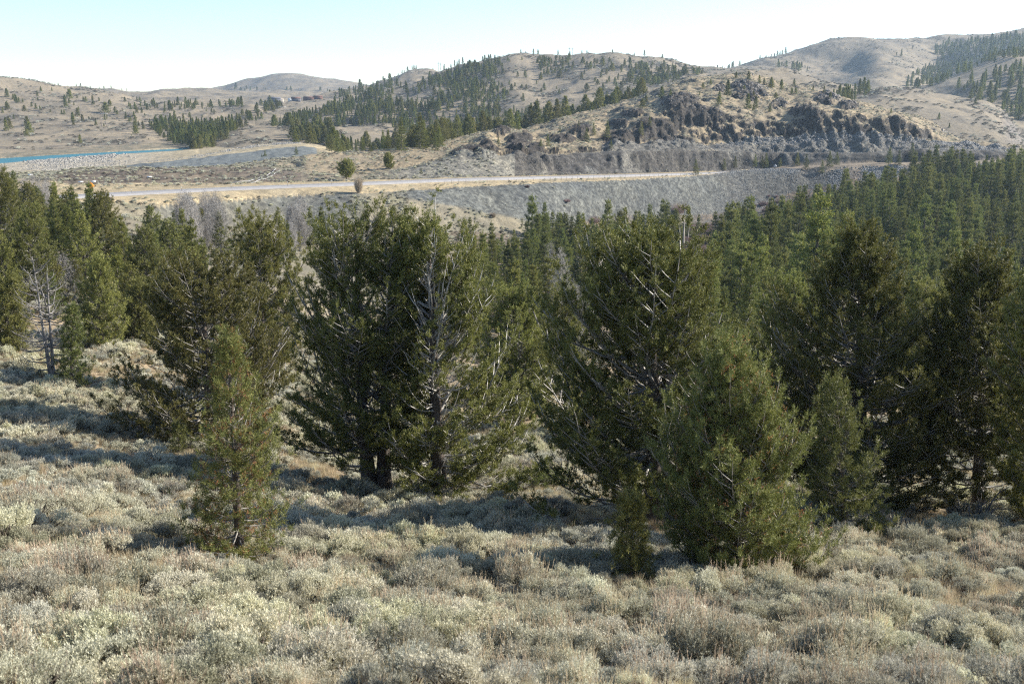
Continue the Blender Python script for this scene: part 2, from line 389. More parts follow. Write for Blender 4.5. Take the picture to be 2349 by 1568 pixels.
class MB:
    """collects vertices and faces of one mesh"""
    def __init__(s): s.v = []; s.q = []; s.t = []; s.n = 0

    def add(s, V, q=None, t=None):
        V = np.asarray(V, float)
        if q is not None and len(q): s.q.append(np.asarray(q) + s.n)
        if t is not None and len(t): s.t.append(np.asarray(t) + s.n)
        s.v.append(V); s.n += len(V)

    def tube(s, P, rad, k=5, cap=True):
        P = np.asarray(P, float); n = len(P); rad = np.broadcast_to(rad, n)
        d = np.gradient(P, axis=0); d /= np.linalg.norm(d, axis=1)[:, None] + 1e-9
        ref = np.where(np.abs(d[:, 2:3]) > 0.9, [[1., 0, 0]], [[0, 0, 1.]])
        u = np.cross(d, ref); u /= np.linalg.norm(u, axis=1)[:, None] + 1e-9
        v = np.cross(d, u)
        an = np.arange(k) * 2 * np.pi / k
        V = P[:, None] + rad[:, None, None] * (np.cos(an)[None, :, None] * u[:, None] + np.sin(an)[None, :, None] * v[:, None])
        i = np.arange(n - 1)[:, None] * k; j = np.arange(k)[None]; j2 = (j + 1) % k
        q = np.stack([i + j, i + j2, i + k + j2, i + k + j], -1).reshape(-1, 4)
        t = []
        V = V.reshape(-1, 3)
        if cap:
            V = np.vstack([V, P[-1:]]); t = [[(n - 1) * k + a, (n - 1) * k + (a + 1) % k, n * k] for a in range(k)]
        s.add(V, q, t)

    def box(s, c, d, rz=0, rx=0):
        x, y, z = np.array(d) / 2
        V = np.array([[sx * x, sy * y, sz * z] for sx in (-1, 1) for sy in (-1, 1) for sz in (-1, 1)])
        V = V @ np.array([[1, 0, 0], [0, math.cos(rx), -math.sin(rx)], [0, math.sin(rx), math.cos(rx)]]).T
        V = V @ np.array([[math.cos(rz), -math.sin(rz), 0], [math.sin(rz), math.cos(rz), 0], [0, 0, 1]]).T
        s.add(V + np.array(c), [[0, 1, 3, 2], [4, 6, 7, 5], [0, 4, 5, 1], [2, 3, 7, 6], [0, 2, 6, 4], [1, 5, 7, 3]])

    def mesh(s, name, mats, smooth_=False, midx=None):
        V = np.concatenate(s.v); fc = []
        if s.q: fc.append(np.concatenate(s.q))
        if s.t: fc.append(np.concatenate(s.t))
        return mesh_np(name, V, fc, mats, midx, smooth_)


# ------------------------------------------------------------------ materials
def mat(name):
    m = bpy.data.materials.new(name); m.use_nodes = True
    t = m.node_tree
    for n in list(t.nodes): t.nodes.remove(n)
    out = t.nodes.new('ShaderNodeOutputMaterial')
    return m, t, out


def N(t, typ, **kw):
    n = t.nodes.new(typ)
    for k, v in kw.items():
        if k.startswith('i_'):
            n.inputs[int(k[2:]) if k[2:].isdigit() else k[2:].replace('_', ' ')].default_value = v
        else: setattr(n, k, v)
    return n


def noise_node(t, scale, detail=4, rough=0.55, vec=None):
    n = N(t, 'ShaderNodeTexNoise', i_Scale=scale, i_Detail=detail, i_Roughness=rough)
    if vec is not None: t.links.new(vec, n.inputs['Vector'])
    return n


def rampn(t, src, p0, c0, p1, c1):
    r = t.nodes.new('ShaderNodeValToRGB')
    e = r.color_ramp.elements
    e[0].position = p0; e[0].color = (*c0, 1) if len(c0) == 3 else c0
    e[1].position = p1; e[1].color = (*c1, 1) if len(c1) == 3 else c1
    t.links.new(src, r.inputs[0])
    return r


def mixc(t, fac, a, b, mode='MIX'):
    m = N(t, 'ShaderNodeMix', data_type='RGBA', blend_type=mode)
    for sock, v in ((m.inputs[0], fac), (m.inputs[6], a), (m.inputs[7], b)):
        if isinstance(v, bpy.types.NodeSocket): t.links.new(v, sock)
        elif isinstance(v, (int, float)): sock.default_value = v
        else: sock.default_value = (*v, 1)
    return m.outputs[2]


def leaf_mat(name, c0, c1, c2, trans=0.35, rough=0.6, spec=0.25, sc=2.5):
    """foliage: colour varies from tree to tree and from clump to clump, light passes through"""
    m, t, out = mat(name)
    geo = N(t, 'ShaderNodeNewGeometry'); oi = N(t, 'ShaderNodeObjectInfo'); tc = N(t, 'ShaderNodeTexCoord')
    nz = noise_node(t, sc, 3, 0.6, tc.outputs['Object'])
    r = rampn(t, nz.outputs[0], 0.35, c0, 0.65, c1)
    rr = rampn(t, geo.outputs['Random Per Island'], 0.55, (0, 0, 0), 1.0, (1, 1, 1))
    col = mixc(t, rr.outputs[0], r.outputs[0], c2)
    hsv = N(t, 'ShaderNodeHueSaturation')
    mr = N(t, 'ShaderNodeMapRange'); mr.inputs[3].default_value = 0.70; mr.inputs[4].default_value = 1.35
    t.links.new(oi.outputs['Random'], mr.inputs[0])
    t.links.new(mr.outputs[0], hsv.inputs['Value'])
    mh = N(t, 'ShaderNodeMapRange'); mh.inputs[3].default_value = 0.482; mh.inputs[4].default_value = 0.514
    wn = N(t, 'ShaderNodeTexWhiteNoise', noise_dimensions='1D'); t.links.new(oi.outputs['Random'], wn.inputs['W'])
    t.links.new(wn.outputs[0], mh.inputs[0]); t.links.new(mh.outputs[0], hsv.inputs['Hue'])
    t.links.new(col, hsv.inputs['Color'])
    p = N(t, 'ShaderNodeBsdfPrincipled', i_Roughness=rough)
    p.inputs['Specular IOR Level'].default_value = spec
    t.links.new(hsv.outputs[0], p.inputs['Base Color'])
    tr = N(t, 'ShaderNodeBsdfTranslucent'); t.links.new(hsv.outputs[0], tr.inputs[0])
    ms = N(t, 'ShaderNodeMixShader', i_0=trans)
    t.links.new(p.outputs[0], ms.inputs[1]); t.links.new(tr.outputs[0], ms.inputs[2])
    t.links.new(ms.outputs[0], out.inputs[0])
    return m


def solid_mat(name, c0, c1, sc=6, rough=0.9, bump=0.0, spec=0.3, stretch=None):
    m, t, out = mat(name)
    tc = N(t, 'ShaderNodeTexCoord')
    vec = tc.outputs['Object']
    if stretch:
        mp = N(t, 'ShaderNodeMapping'); mp.inputs['Scale'].default_value = stretch
        t.links.new(vec, mp.inputs[0]); vec = mp.outputs[0]
    nz = noise_node(t, sc, 5, 0.6, vec)
    r = rampn(t, nz.outputs[0], 0.3, c0, 0.7, c1)
    p = N(t, 'ShaderNodeBsdfPrincipled', i_Roughness=rough)
    p.inputs['Specular IOR Level'].default_value = spec
    t.links.new(r.outputs[0], p.inputs['Base Color'])
    if bump:
        b = N(t, 'ShaderNodeBump', i_Strength=bump, i_Distance=0.05)
        t.links.new(nz.outputs[0], b.inputs['Height']); t.links.new(b.outputs[0], p.inputs['Normal'])
    t.links.new(p.outputs[0], out.inputs[0])
    return m


def rock_mat(name, c0, c1):
    m, t, out = mat(name)
    oi = N(t, 'ShaderNodeObjectInfo'); geo = N(t, 'ShaderNodeNewGeometry')
    mx = mixc(t, geo.outputs['Random Per Island'], c0, c1)
    mx = mixc(t, 0.5, mx, mixc(t, oi.outputs['Random'], c0, c1))
    nz = noise_node(t, 3, 4, 0.6, N(t, 'ShaderNodeTexCoord').outputs['Object'])
    r = rampn(t, nz.outputs[0], 0.3, (0.7, 0.7, 0.7), 0.7, (1.25, 1.25, 1.25))
    mx = mixc(t, 1.0, mx, r.outputs[0], 'MULTIPLY')
    p = N(t, 'ShaderNodeBsdfPrincipled', i_Roughness=0.7)
    p.inputs['Specular IOR Level'].default_value = 0.5
    t.links.new(mx, p.inputs['Base Color']); t.links.new(p.outputs[0], out.inputs[0])
    return m


M = {}
M['needles'] = leaf_mat('pine_needles', (0.084, 0.096, 0.024), (0.185, 0.190, 0.045), (0.32, 0.30, 0.10), 0.26, 0.62, 0.3, 1.6)
M['needles_young'] = leaf_mat('young_pine_needles', (0.072, 0.096, 0.026), (0.145, 0.165, 0.042), (0.25, 0.26, 0.09), 0.24, 0.62, 0.3, 2.0)
M['needles_forest'] = leaf_mat('conifer_needles', (0.066, 0.094, 0.026), (0.175, 0.200, 0.046), (0.30, 0.28, 0.085), 0.32, 0.65, 0.25, 0.5)
M['needles_dry'] = leaf_mat('dry_needles', (0.22, 0.11, 0.045), (0.32, 0.17, 0.07), (0.38, 0.24, 0.10), 0.4, 0.6, 0.3, 2.0)
M['bark'] = solid_mat('pine_bark', (0.055, 0.045, 0.038), (0.16, 0.135, 0.115), 9, 0.9, 0.5, stretch=(1, 1, 0.3))
M['limb'] = solid_mat('bleached_limb', (0.09, 0.08, 0.07), (0.36, 0.34, 0.31), 2.2, 0.5, 0.2, 0.6)
M['paleLimb'] = solid_mat('barkless_limb', (0.25, 0.235, 0.215), (0.62, 0.60, 0.56), 1.5, 0.6)
M['deadwood'] = solid_mat('dead_wood', (0.09, 0.083, 0.078), (0.30, 0.285, 0.27), 5, 0.75, 0.3, stretch=(1, 1, 0.3))
M['sage'] = leaf_mat('sage_leaves', (0.43, 0.418, 0.315), (0.535, 0.52, 0.405), (0.635, 0.615, 0.50), 0.25, 0.7, 0.2, 1.2)
M['sage_yellow'] = leaf_mat('yellow_sage_leaves', (0.42, 0.412, 0.285), (0.52, 0.505, 0.365), (0.62, 0.59, 0.45), 0.25, 0.7, 0.2, 1.2)
M['sage_blue'] = leaf_mat('blue_sage_leaves', (0.395, 0.398, 0.32), (0.495, 0.49, 0.405), (0.58, 0.565, 0.48), 0.25, 0.7, 0.2, 1.2)
M['sagestem'] = solid_mat('sage_stems', (0.07, 0.058, 0.048), (0.19, 0.165, 0.14), 12, 0.9)
M['stalk'] = leaf_mat('seed_stalks', (0.38, 0.31, 0.21), (0.48, 0.40, 0.28), (0.56, 0.48, 0.36), 0.3, 0.7, 0.2, 1.5)
M['drygrass'] = leaf_mat('dry_grass_blades', (0.42, 0.36, 0.23), (0.52, 0.46, 0.31), (0.6, 0.54, 0.38), 0.35, 0.7, 0.2, 1.5)
M['twig'] = leaf_mat('bare_twigs', (0.24, 0.225, 0.205), (0.35, 0.33, 0.305), (0.46, 0.44, 0.41), 0.1, 0.7, 0.2, 1.0)
M['willow'] = leaf_mat('willow_twigs', (0.19, 0.135, 0.12), (0.27, 0.19, 0.165), (0.33, 0.26, 0.23), 0.1, 0.7, 0.3, 1.0)
M['scree'] = rock_mat('scree_rock', (0.085, 0.09, 0.09), (0.24, 0.245, 0.235))
M['darkrock'] = rock_mat('cliff_rock', (0.045, 0.040, 0.037), (0.12, 0.105, 0.092))
M['talus'] = rock_mat('talus_rock', (0.08, 0.08, 0.08), (0.22, 0.215, 0.20))
M['riprap'] = rock_mat('pale_rock', (0.15, 0.14, 0.12), (0.36, 0.335, 0.29))


def terrain_mat():
    m, t, out = mat('terrain_ground')
    at = N(t, 'ShaderNodeAttribute', attribute_name='tint'); rk = N(t, 'ShaderNodeAttribute', attribute_name='rock')
    tc = N(t, 'ShaderNodeTexCoord'); V = tc.outputs['Object']
    n1 = noise_node(t, 0.035, 5, 0.65, V); n2 = noise_node(t, 0.35, 5, 0.7, V); n3 = noise_node(t, 2.6, 4, 0.7, V)
    c = at.outputs['Color']
    r1 = rampn(t, n1.outputs[0], 0.3, (0.84, 0.86, 0.90), 0.7, (1.12, 1.09, 1.02))
    r2 = rampn(t, n2.outputs[0], 0.34, (0.66, 0.68, 0.70), 0.66, (1.22, 1.20, 1.14))
    r3 = rampn(t, n3.outputs[0], 0.34, (0.62, 0.62, 0.60), 0.66, (1.26, 1.25, 1.22))
    for r in (r1, r2, r3): c = mixc(t, 1.0, c, r.outputs[0], 'MULTIPLY')
    # broken stone on scree and rock
    vo = N(t, 'ShaderNodeTexVoronoi', i_Scale=1.1, i_Randomness=1.0); t.links.new(V, vo.inputs['Vector'])
    bw = N(t, 'ShaderNodeRGBToBW'); t.links.new(vo.outputs['Color'], bw.inputs[0])
    rv = rampn(t, bw.outputs[0], 0.2, (0.6, 0.6, 0.62), 0.8, (1.5, 1.48, 1.42))
    c2 = mixc(t, 1.0, c, rv.outputs[0], 'MULTIPLY')
    c = mixc(t, rk.outputs['Fac'], c, c2)
    p = N(t, 'ShaderNodeBsdfPrincipled', i_Roughness=0.92)
    p.inputs['Specular IOR Level'].default_value = 0.15
    t.links.new(c, p.inputs['Base Color'])
    b1 = N(t, 'ShaderNodeBump', i_Strength=0.55, i_Distance=0.6); t.links.new(n2.outputs[0], b1.inputs['Height'])
    b2 = N(t, 'ShaderNodeBump', i_Strength=0.7, i_Distance=0.45)
    mu = N(t, 'ShaderNodeMath', operation='MULTIPLY'); t.links.new(bw.outputs[0], mu.inputs[0]); t.links.new(rk.outputs['Fac'], mu.inputs[1])
    t.links.new(mu.outputs[0], b2.inputs['Height']); t.links.new(b1.outputs[0], b2.inputs['Normal'])
    b3 = N(t, 'ShaderNodeBump', i_Strength=0.5, i_Distance=0.12); t.links.new(n3.outputs[0], b3.inputs['Height']); t.links.new(b2.outputs[0], b3.inputs['Normal'])
    t.links.new(b3.outputs[0], p.inputs['Normal'])
    t.links.new(p.outputs[0], out.inputs[0])
    return m


M['terrain'] = terrain_mat()

# ------------------------------------------------------------------ ground cover by place
PX = px_of(A[None, :], py_of(H / YY)); PY = py_of(H / YY)
gy = np.gradient(H, axis=0) / np.gradient(YY, axis=0)
gx = np.gradient(H, axis=1) / np.maximum(np.gradient(XX, axis=1), 1e-3)
STEEP = np.sqrt(gx ** 2 + gy ** 2)
nz1 = fbm(XX / 40, YY / 60, 4, 91); nz2 = fbm(XX / 7, YY / 10, 4, 92); nz3 = fbm(XX / 180, YY / 240, 3, 93)


def mixa(a, b, f):
    return a * (1 - f[..., None]) + np.asarray(b) * f[..., None]


T = np.zeros(H.shape + (3,)) + np.array([0.36, 0.275, 0.175])
RK = np.zeros(H.shape)
T = mixa(T, (0.28, 0.25, 0.19), sstep(120, 190, YY))
T = mixa(T, (0.22, 0.215, 0.155), sstep(-0.1, 0.35, nz2) * 0.8 * sstep(100, 190, YY))
# grey scree bank below the road
y8, y9, y10, y11, y12, y13 = (Yb(k) for k in ('c8', 'c9', 'c10', 'c11', 'c12', 'c13'))
fr = (YY - y8) / np.maximum(y9 - y8, 1)
scl = (1 - sstep(790, 860, PX + 30 * nz2)) * sstep(0.1, 0.3, fr) * (1 - sstep(0.93, 1.0, fr))
lowb = 448 + (PX - 900) * 0.186 + 4 * nz2
scr = sstep(860, 960, PX + 30 * nz1) * (1 - sstep(lowb - 3, lowb + 3, PY) * (1 - sstep(1190, 1260, PX))) * (1 - sstep(0.94, 1.02, fr)) * (fr > -0.03)
bank = np.clip(scl * sstep(300, 420, PX) * (0.75 + 0.5 * nz1) + scr, 0, 1) * (YY > y8 - 6) * (YY < y9 + 2)
T = mixa(T, (0.148, 0.156, 0.155), bank); RK = np.maximum(RK, bank * 0.9)
T = T * (1 + bank * (0.38 * fbm((XX + YY) / 3.2, (XX - YY) / 26, 4, 98) + 0.25 * nz1))[..., None]
T = mixa(T, (0.12, 0.12, 0.12), bank * np.clip(sstep(0.0, 0.35, nz1) + sstep(1600, 1750, PX), 0, 1) * (PX > 1500) * 0.75)  # shade of the turned-away right end painted in as a darker tint
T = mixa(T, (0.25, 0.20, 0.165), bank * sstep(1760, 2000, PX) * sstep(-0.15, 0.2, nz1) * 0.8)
# road verges, ditch, flats
verge = (YY > y9 - 2) & (YY < y12 + 3)
T = np.where(verge[..., None], np.array([0.47, 0.385, 0.255]) * (1 + 0.25 * nz2[..., None]), T)
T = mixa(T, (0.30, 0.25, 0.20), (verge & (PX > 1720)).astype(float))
# beyond the road: sagey flat, dark mound, grey bank, tan plateau
bey = (YY >= y12) & (ID == 0)
flat_c = np.array([0.33, 0.28, 0.205])
T = np.where(bey[..., None], flat_c, T)
T = mixa(T, (0.22, 0.205, 0.155), bey * sstep(-0.15, 0.25, nz2))
mound = (YY > y12 - 1) & (YY < y13 + 6) & (PX > 110) & (PX < 770) & (ID == 0)
mm = mound * sstep(-0.35, 0.0, nz1 + 0.25 - 0.5 * (np.abs(PX - 560) < 30)) * np.where((PX > 690), sstep(412, 408, PY) * 0 + 0.4, 1)
T = mixa(T, (0.155, 0.125, 0.105), mm * (0.65 + 0.35 * sstep(-0.2, 0.2, nz2)))
gb = (YY > Yb('c14') + 1) & (YY < Yb('c15') + 1.5) & (PX > 205) & (PX < 728) & (ID == 0)
T = np.where(gb[..., None], np.array([0.185, 0.205, 0.215]), T)
pl = (YY >= Yb('c15') + 1.5) & (YY < Yb('c16') + 40) & (ID == 0) & (PX < 800)
T = np.where(pl[..., None], np.array([0.47, 0.40, 0.28]) * (1 + 0.2 * nz1[..., None]), T)
shore = ((YY > Yb('c15b') - 25) & (YY < Yb('c16') + 3) & (ID == 0)) * (1 - sstep(300, 420, PX + 40 * nz1))
T = mixa(T, (0.44, 0.40, 0.34), shore * 0.7)
# hills: dry grass with grey sage patches
hill = ID > 0
hc = np.array([0.37, 0.31, 0.23])
T = np.where(hill[..., None], hc, T)
T = mixa(T, (0.20, 0.18, 0.15), hill * sstep(-0.1, 0.35, nz1 + 0.5 * nz2) * 0.8)
T = mixa(T, (0.14, 0.125, 0.11), hill * sstep(0.22, 0.4, fbm(XX / 22, YY / 45, 4, 95)) * 0.7)
T = mixa(T, (0.29, 0.25, 0.195), hill * sstep(-0.1, 0.3, nz3) * 0.5)
hr = (hill & ~(ID == 1)) * sstep(0.5, 0.85, STEEP + 0.5 * nz2)
T = mixa(T, (0.17, 0.145, 0.13), hr * 0.8); RK = np.maximum(RK, hr * 0.8)
# rocky hill
isr = (ID == 1)
T = np.where(isr[..., None], np.array([0.40, 0.325, 0.225]) * (1 + 0.2 * nz2[..., None]), T)
T = mixa(T, (0.25, 0.225, 0.165), isr * sstep(0.0, 0.3, nz2 + 0.5 * nz1) * 0.7)
front = ((ID == 1) | ((ID == 0) & (YY > y12 + 1) & (YY < y13 + 30))) & (PX > 840) & (YY < 700)
rocks = np.maximum(front * sstep(0.62, 0.86, STEEP + 0.30 * nz2), OUTC * sstep(0.15, 0.5, OUTC + 0.5 * nz2))
T = mixa(T, (0.062, 0.055, 0.051), rocks); RK = np.maximum(RK, rocks)
r0, r1, r2 = (Rl[i][0][None, :] for i in range(3))
tal = (YY > r0 - 4) & (YY < r1 + 1) & (PX > 1380) & (PX < 2330)
T = mixa(T, (0.175, 0.17, 0.16), tal * 0.9); RK = np.maximum(RK, tal * 1.0)
sc2 = (YY > y12 + 1) & (YY < y13 + 2) & (PX > 860) & (PX < 1180)
sc2 = sc2 * sstep(860, 940, PX) * sstep(-0.2, 0.05, nz1 + 0.3)
T = mixa(T, (0.21, 0.21, 0.20), sc2 * 0.8); RK = np.maximum(RK, sc2 * 0.9)
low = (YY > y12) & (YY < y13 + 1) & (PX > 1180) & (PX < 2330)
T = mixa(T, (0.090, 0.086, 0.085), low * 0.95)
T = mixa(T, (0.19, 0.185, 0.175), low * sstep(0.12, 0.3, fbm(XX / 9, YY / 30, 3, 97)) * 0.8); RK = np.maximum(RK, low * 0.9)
ci = (ID == names.index('bench')) * sstep(2285, 2320, PX)
T = mixa(T, (0.22, 0.20, 0.19), ci * 0.8); RK = np.maximum(RK, ci)
T = np.where(water[..., None], np.array([0.2, 0.25, 0.25]), T)
# forest floor
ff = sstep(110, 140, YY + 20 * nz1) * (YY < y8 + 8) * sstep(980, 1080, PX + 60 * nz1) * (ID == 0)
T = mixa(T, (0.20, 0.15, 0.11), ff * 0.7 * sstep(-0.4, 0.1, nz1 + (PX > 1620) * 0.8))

# split into named pieces of the setting
face_id = ID[:-1, :-1].copy()
yf = YY[:-1, :-1]
reg = np.where(face_id == 0, 0, face_id + 10)
reg = np.where((face_id == 0) & (yf > y8[:, :-1]), 1, reg)
reg = np.where((face_id == 0) & (yf > y9[:, :-1]), 2, reg)
reg = np.where((face_id == 0) & (yf > y12[:, :-1]), 3, reg)
reg = np.where((face_id == 0) & (yf > Yb('c15b')[:, :-1]), 4, reg)
reg = np.where((face_id == 0) & (yf > 900), 5, reg)
VI = np.arange(NR * NA).reshape(NR, NA)
Q = np.stack([VI[:-1, :-1], VI[:-1, 1:], VI[1:, 1:], VI[1:, :-1]], -1)
P3 = np.stack([XX, YY, H], -1).reshape(-1, 3)
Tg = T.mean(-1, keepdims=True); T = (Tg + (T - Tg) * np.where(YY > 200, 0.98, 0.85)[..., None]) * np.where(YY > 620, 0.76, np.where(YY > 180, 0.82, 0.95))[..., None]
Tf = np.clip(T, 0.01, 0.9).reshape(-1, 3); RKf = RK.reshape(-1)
LBL = {0: ('ground', 'sagebrush slope falling from the camera to the wooded creek bottom'),
       1: ('embankment', 'grey scree bank below the road'), 2: ('road_verge', 'dry grass verge along the road'),
       3: ('ground', 'sage flat and dark mound beyond the road'), 4: ('ground', 'tan plateau and lake shore'),
       5: ('ground', 'low ground between the far hills'),
       11: ('hill', 'rocky hill with a quarried dark cliff above the road'), 12: ('hill', 'pale grassy hill dotted with trees beyond the lake'),
       13: ('hill', 'long low ridge behind the lake hill'), 14: ('hill', 'small bluish hill farthest away'),
       15: ('hill', 'tan spur with a track running down it'), 16: ('hill', 'low knoll with a dark grove at the lake end'),
       17: ('hill', 'broad wooded hill with a bare crest'), 18: ('hill', 'tan saddle behind the rocky hill'),
       19: ('hill', 'low tan hill ending in a rock cut'), 20: ('hill', 'high bald hill on the skyline'),
       21: ('hill', 'dark shaded shoulder of the high hill')}
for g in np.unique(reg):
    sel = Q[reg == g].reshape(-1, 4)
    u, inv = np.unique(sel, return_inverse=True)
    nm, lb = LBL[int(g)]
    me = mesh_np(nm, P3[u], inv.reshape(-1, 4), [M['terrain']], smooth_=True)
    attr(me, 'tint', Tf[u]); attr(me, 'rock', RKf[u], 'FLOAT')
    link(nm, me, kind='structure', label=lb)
# ground behind and beside the camera
me = mesh_np('ground', np.array([[-60, -120, 3.], [60, -120, 3.], [60, -3, -1.5], [-60, -3, -1.5], [-60, 1.2, -1.9], [60, 1.2, -1.9], [-1, 1.25, -1.8], [1, 1.25, -1.8], [-60, 74, -13], [60, 74, -21]]),
             np.array([[0, 1, 2, 3], [3, 2, 5, 4]]), [M['terrain']])
attr(me, 'tint', np.full((10, 3), (0.32, 0.26, 0.18))); attr(me, 'rock', np.zeros(10), 'FLOAT')
link('ground', me, kind='structure', label='ground behind the camera')

# road and lake
yc = rc[0]; sel = (A > azi(120, 450)) & (A < azi(1735, 390))
ids = np.nonzero(sel)[0]
Pc = np.stack([A[ids] * yc[ids], yc[ids], rc[1][ids] + 0.22], -1)
tan = np.gradient(Pc, axis=0); tan[:, 2] = 0; tan /= np.linalg.norm(tan, axis=1)[:, None]
nrm = np.stack([-tan[:, 1], tan[:, 0], 0 * tan[:, 0]], -1)
m, t, out = mat('asphalt')
tc = N(t, 'ShaderNodeTexCoord'); nn = noise_node(t, 0.5, 5, 0.6, tc.outputs['Object'])
r = rampn(t, nn.outputs[0], 0.3, (0.23, 0.22, 0.215), 0.7, (0.31, 0.30, 0.295))
p = N(t, 'ShaderNodeBsdfPrincipled', i_Roughness=0.8); t.links.new(r.outputs[0], p.inputs['Base Color']); t.links.new(p.outputs[0], out.inputs[0])
M['asphalt'] = m
offs = [-4.6, -4.0, 4.0, 4.6]
V = np.concatenate([Pc + nrm * o_ + np.array([0, 0, -0.5 if abs(o_) > 4.3 else 0]) for o_ in offs])
n = len(Pc); i = np.arange(n - 1)
Fq = np.concatenate([np.stack([i + k * n, i + (k + 1) * n, i + 1 + (k + 1) * n, i + 1 + k * n], -1) for k in range(3)])
link('road', mesh_np('road', V, Fq, [M['asphalt']]), kind='structure', label='two lane road along the top of the scree bank')
M['paint'] = solid_mat('road_paint', (0.7, 0.68, 0.6), (0.8, 0.78, 0.72), 3, 0.6)
Vm = np.concatenate([Pc + nrm * o_ + np.array([0, 0, 0.006]) for o_ in (-3.65, -3.5, 3.5, 3.65)])
Fm = np.concatenate([np.stack([i + k * n, i + (k + 1) * n, i + 1 + (k + 1) * n, i + 1 + k * n], -1) for k in (0, 2)])
link('road_markings', mesh_np('road_markings', Vm, Fm, [M['paint']]), kind='structure', label='white edge lines of the road')
m, t, out = mat('lake_water')
tc = N(t, 'ShaderNodeTexCoord'); mp = N(t, 'ShaderNodeMapping'); mp.inputs['Scale'].default_value = (0.35, 1, 1); t.links.new(tc.outputs['Object'], mp.inputs[0])
nn = noise_node(t, 0.9, 4, 0.6, mp.outputs[0])
p = N(t, 'ShaderNodeBsdfPrincipled', i_Roughness=0.35); p.inputs['Base Color'].default_value = (0.035, 0.155, 0.19, 1); p.inputs['IOR'].default_value = 1.33
p.inputs['Specular IOR Level'].default_value = 0.12
b = N(t, 'ShaderNodeBump', i_Strength=0.9, i_Distance=0.5); t.links.new(nn.outputs[0], b.inputs['Height']); t.links.new(b.outputs[0], p.inputs['Normal'])
t.links.new(p.outputs[0], out.inputs[0])
wv = np.array([[-900, 380, -32.2], [-900, 900, -32.2], [-150, 800, -32.2], [-150, 640, -32.2], [-300, 440, -32.2]])
me = bpy.data.meshes.new('lake'); me.from_pydata([tuple(v) for v in wv], [], [[0, 4, 3, 2, 1]]); me.materials.append(m); me.update()
link('lake', me, kind='structure', label='narrow blue arm of the lake beyond the road')
print('terrain', time.time() - T0, NR, NA)


# ------------------------------------------------------------------ trees
def unit(v):
    return v / (np.linalg.norm(v, axis=-1, keepdims=True) + 1e-9)


def blades(P, D, L, m, bl, bw, r, spread=0.8, upk=0.25, along=1.0):
    """needle blades: m narrow triangles round every shoot axis (P start, D direction, L length)"""
    n = len(P)
    ref = unit(r.normal(size=(n, 3)))
    u = unit(np.cross(D, ref)); v = np.cross(D, u)
    t = (np.arange(m)[None] + r.random((n, m))) / m
    an = r.random((n, m)) * 2 * np.pi
    rad = np.cos(an)[..., None] * u[:, None] + np.sin(an)[..., None] * v[:, None]
    base = P[:, None] + D[:, None] * (t * L[:, None] * along)[..., None]
    d = unit(D[:, None] * (1.0 - spread * (1 - 0.5 * t[..., None])) + rad * spread + np.array([0, 0, upk]))
    ln = bl * (0.7 + 0.6 * r.random((n, m)))[..., None]
    side = unit(np.cross(d, unit(r.normal(size=(n, m, 3))))) * (bw * 0.5)
    base = base + rad * (bw * 0.3)
    tip = base + d * ln
    mid = base + d * ln * 0.35
    V = np.stack([base, mid - side, tip, mid + side], 2).reshape(-1, 3)
    k = n * m
    q = np.arange(k * 4).reshape(k, 4)
    return V, q


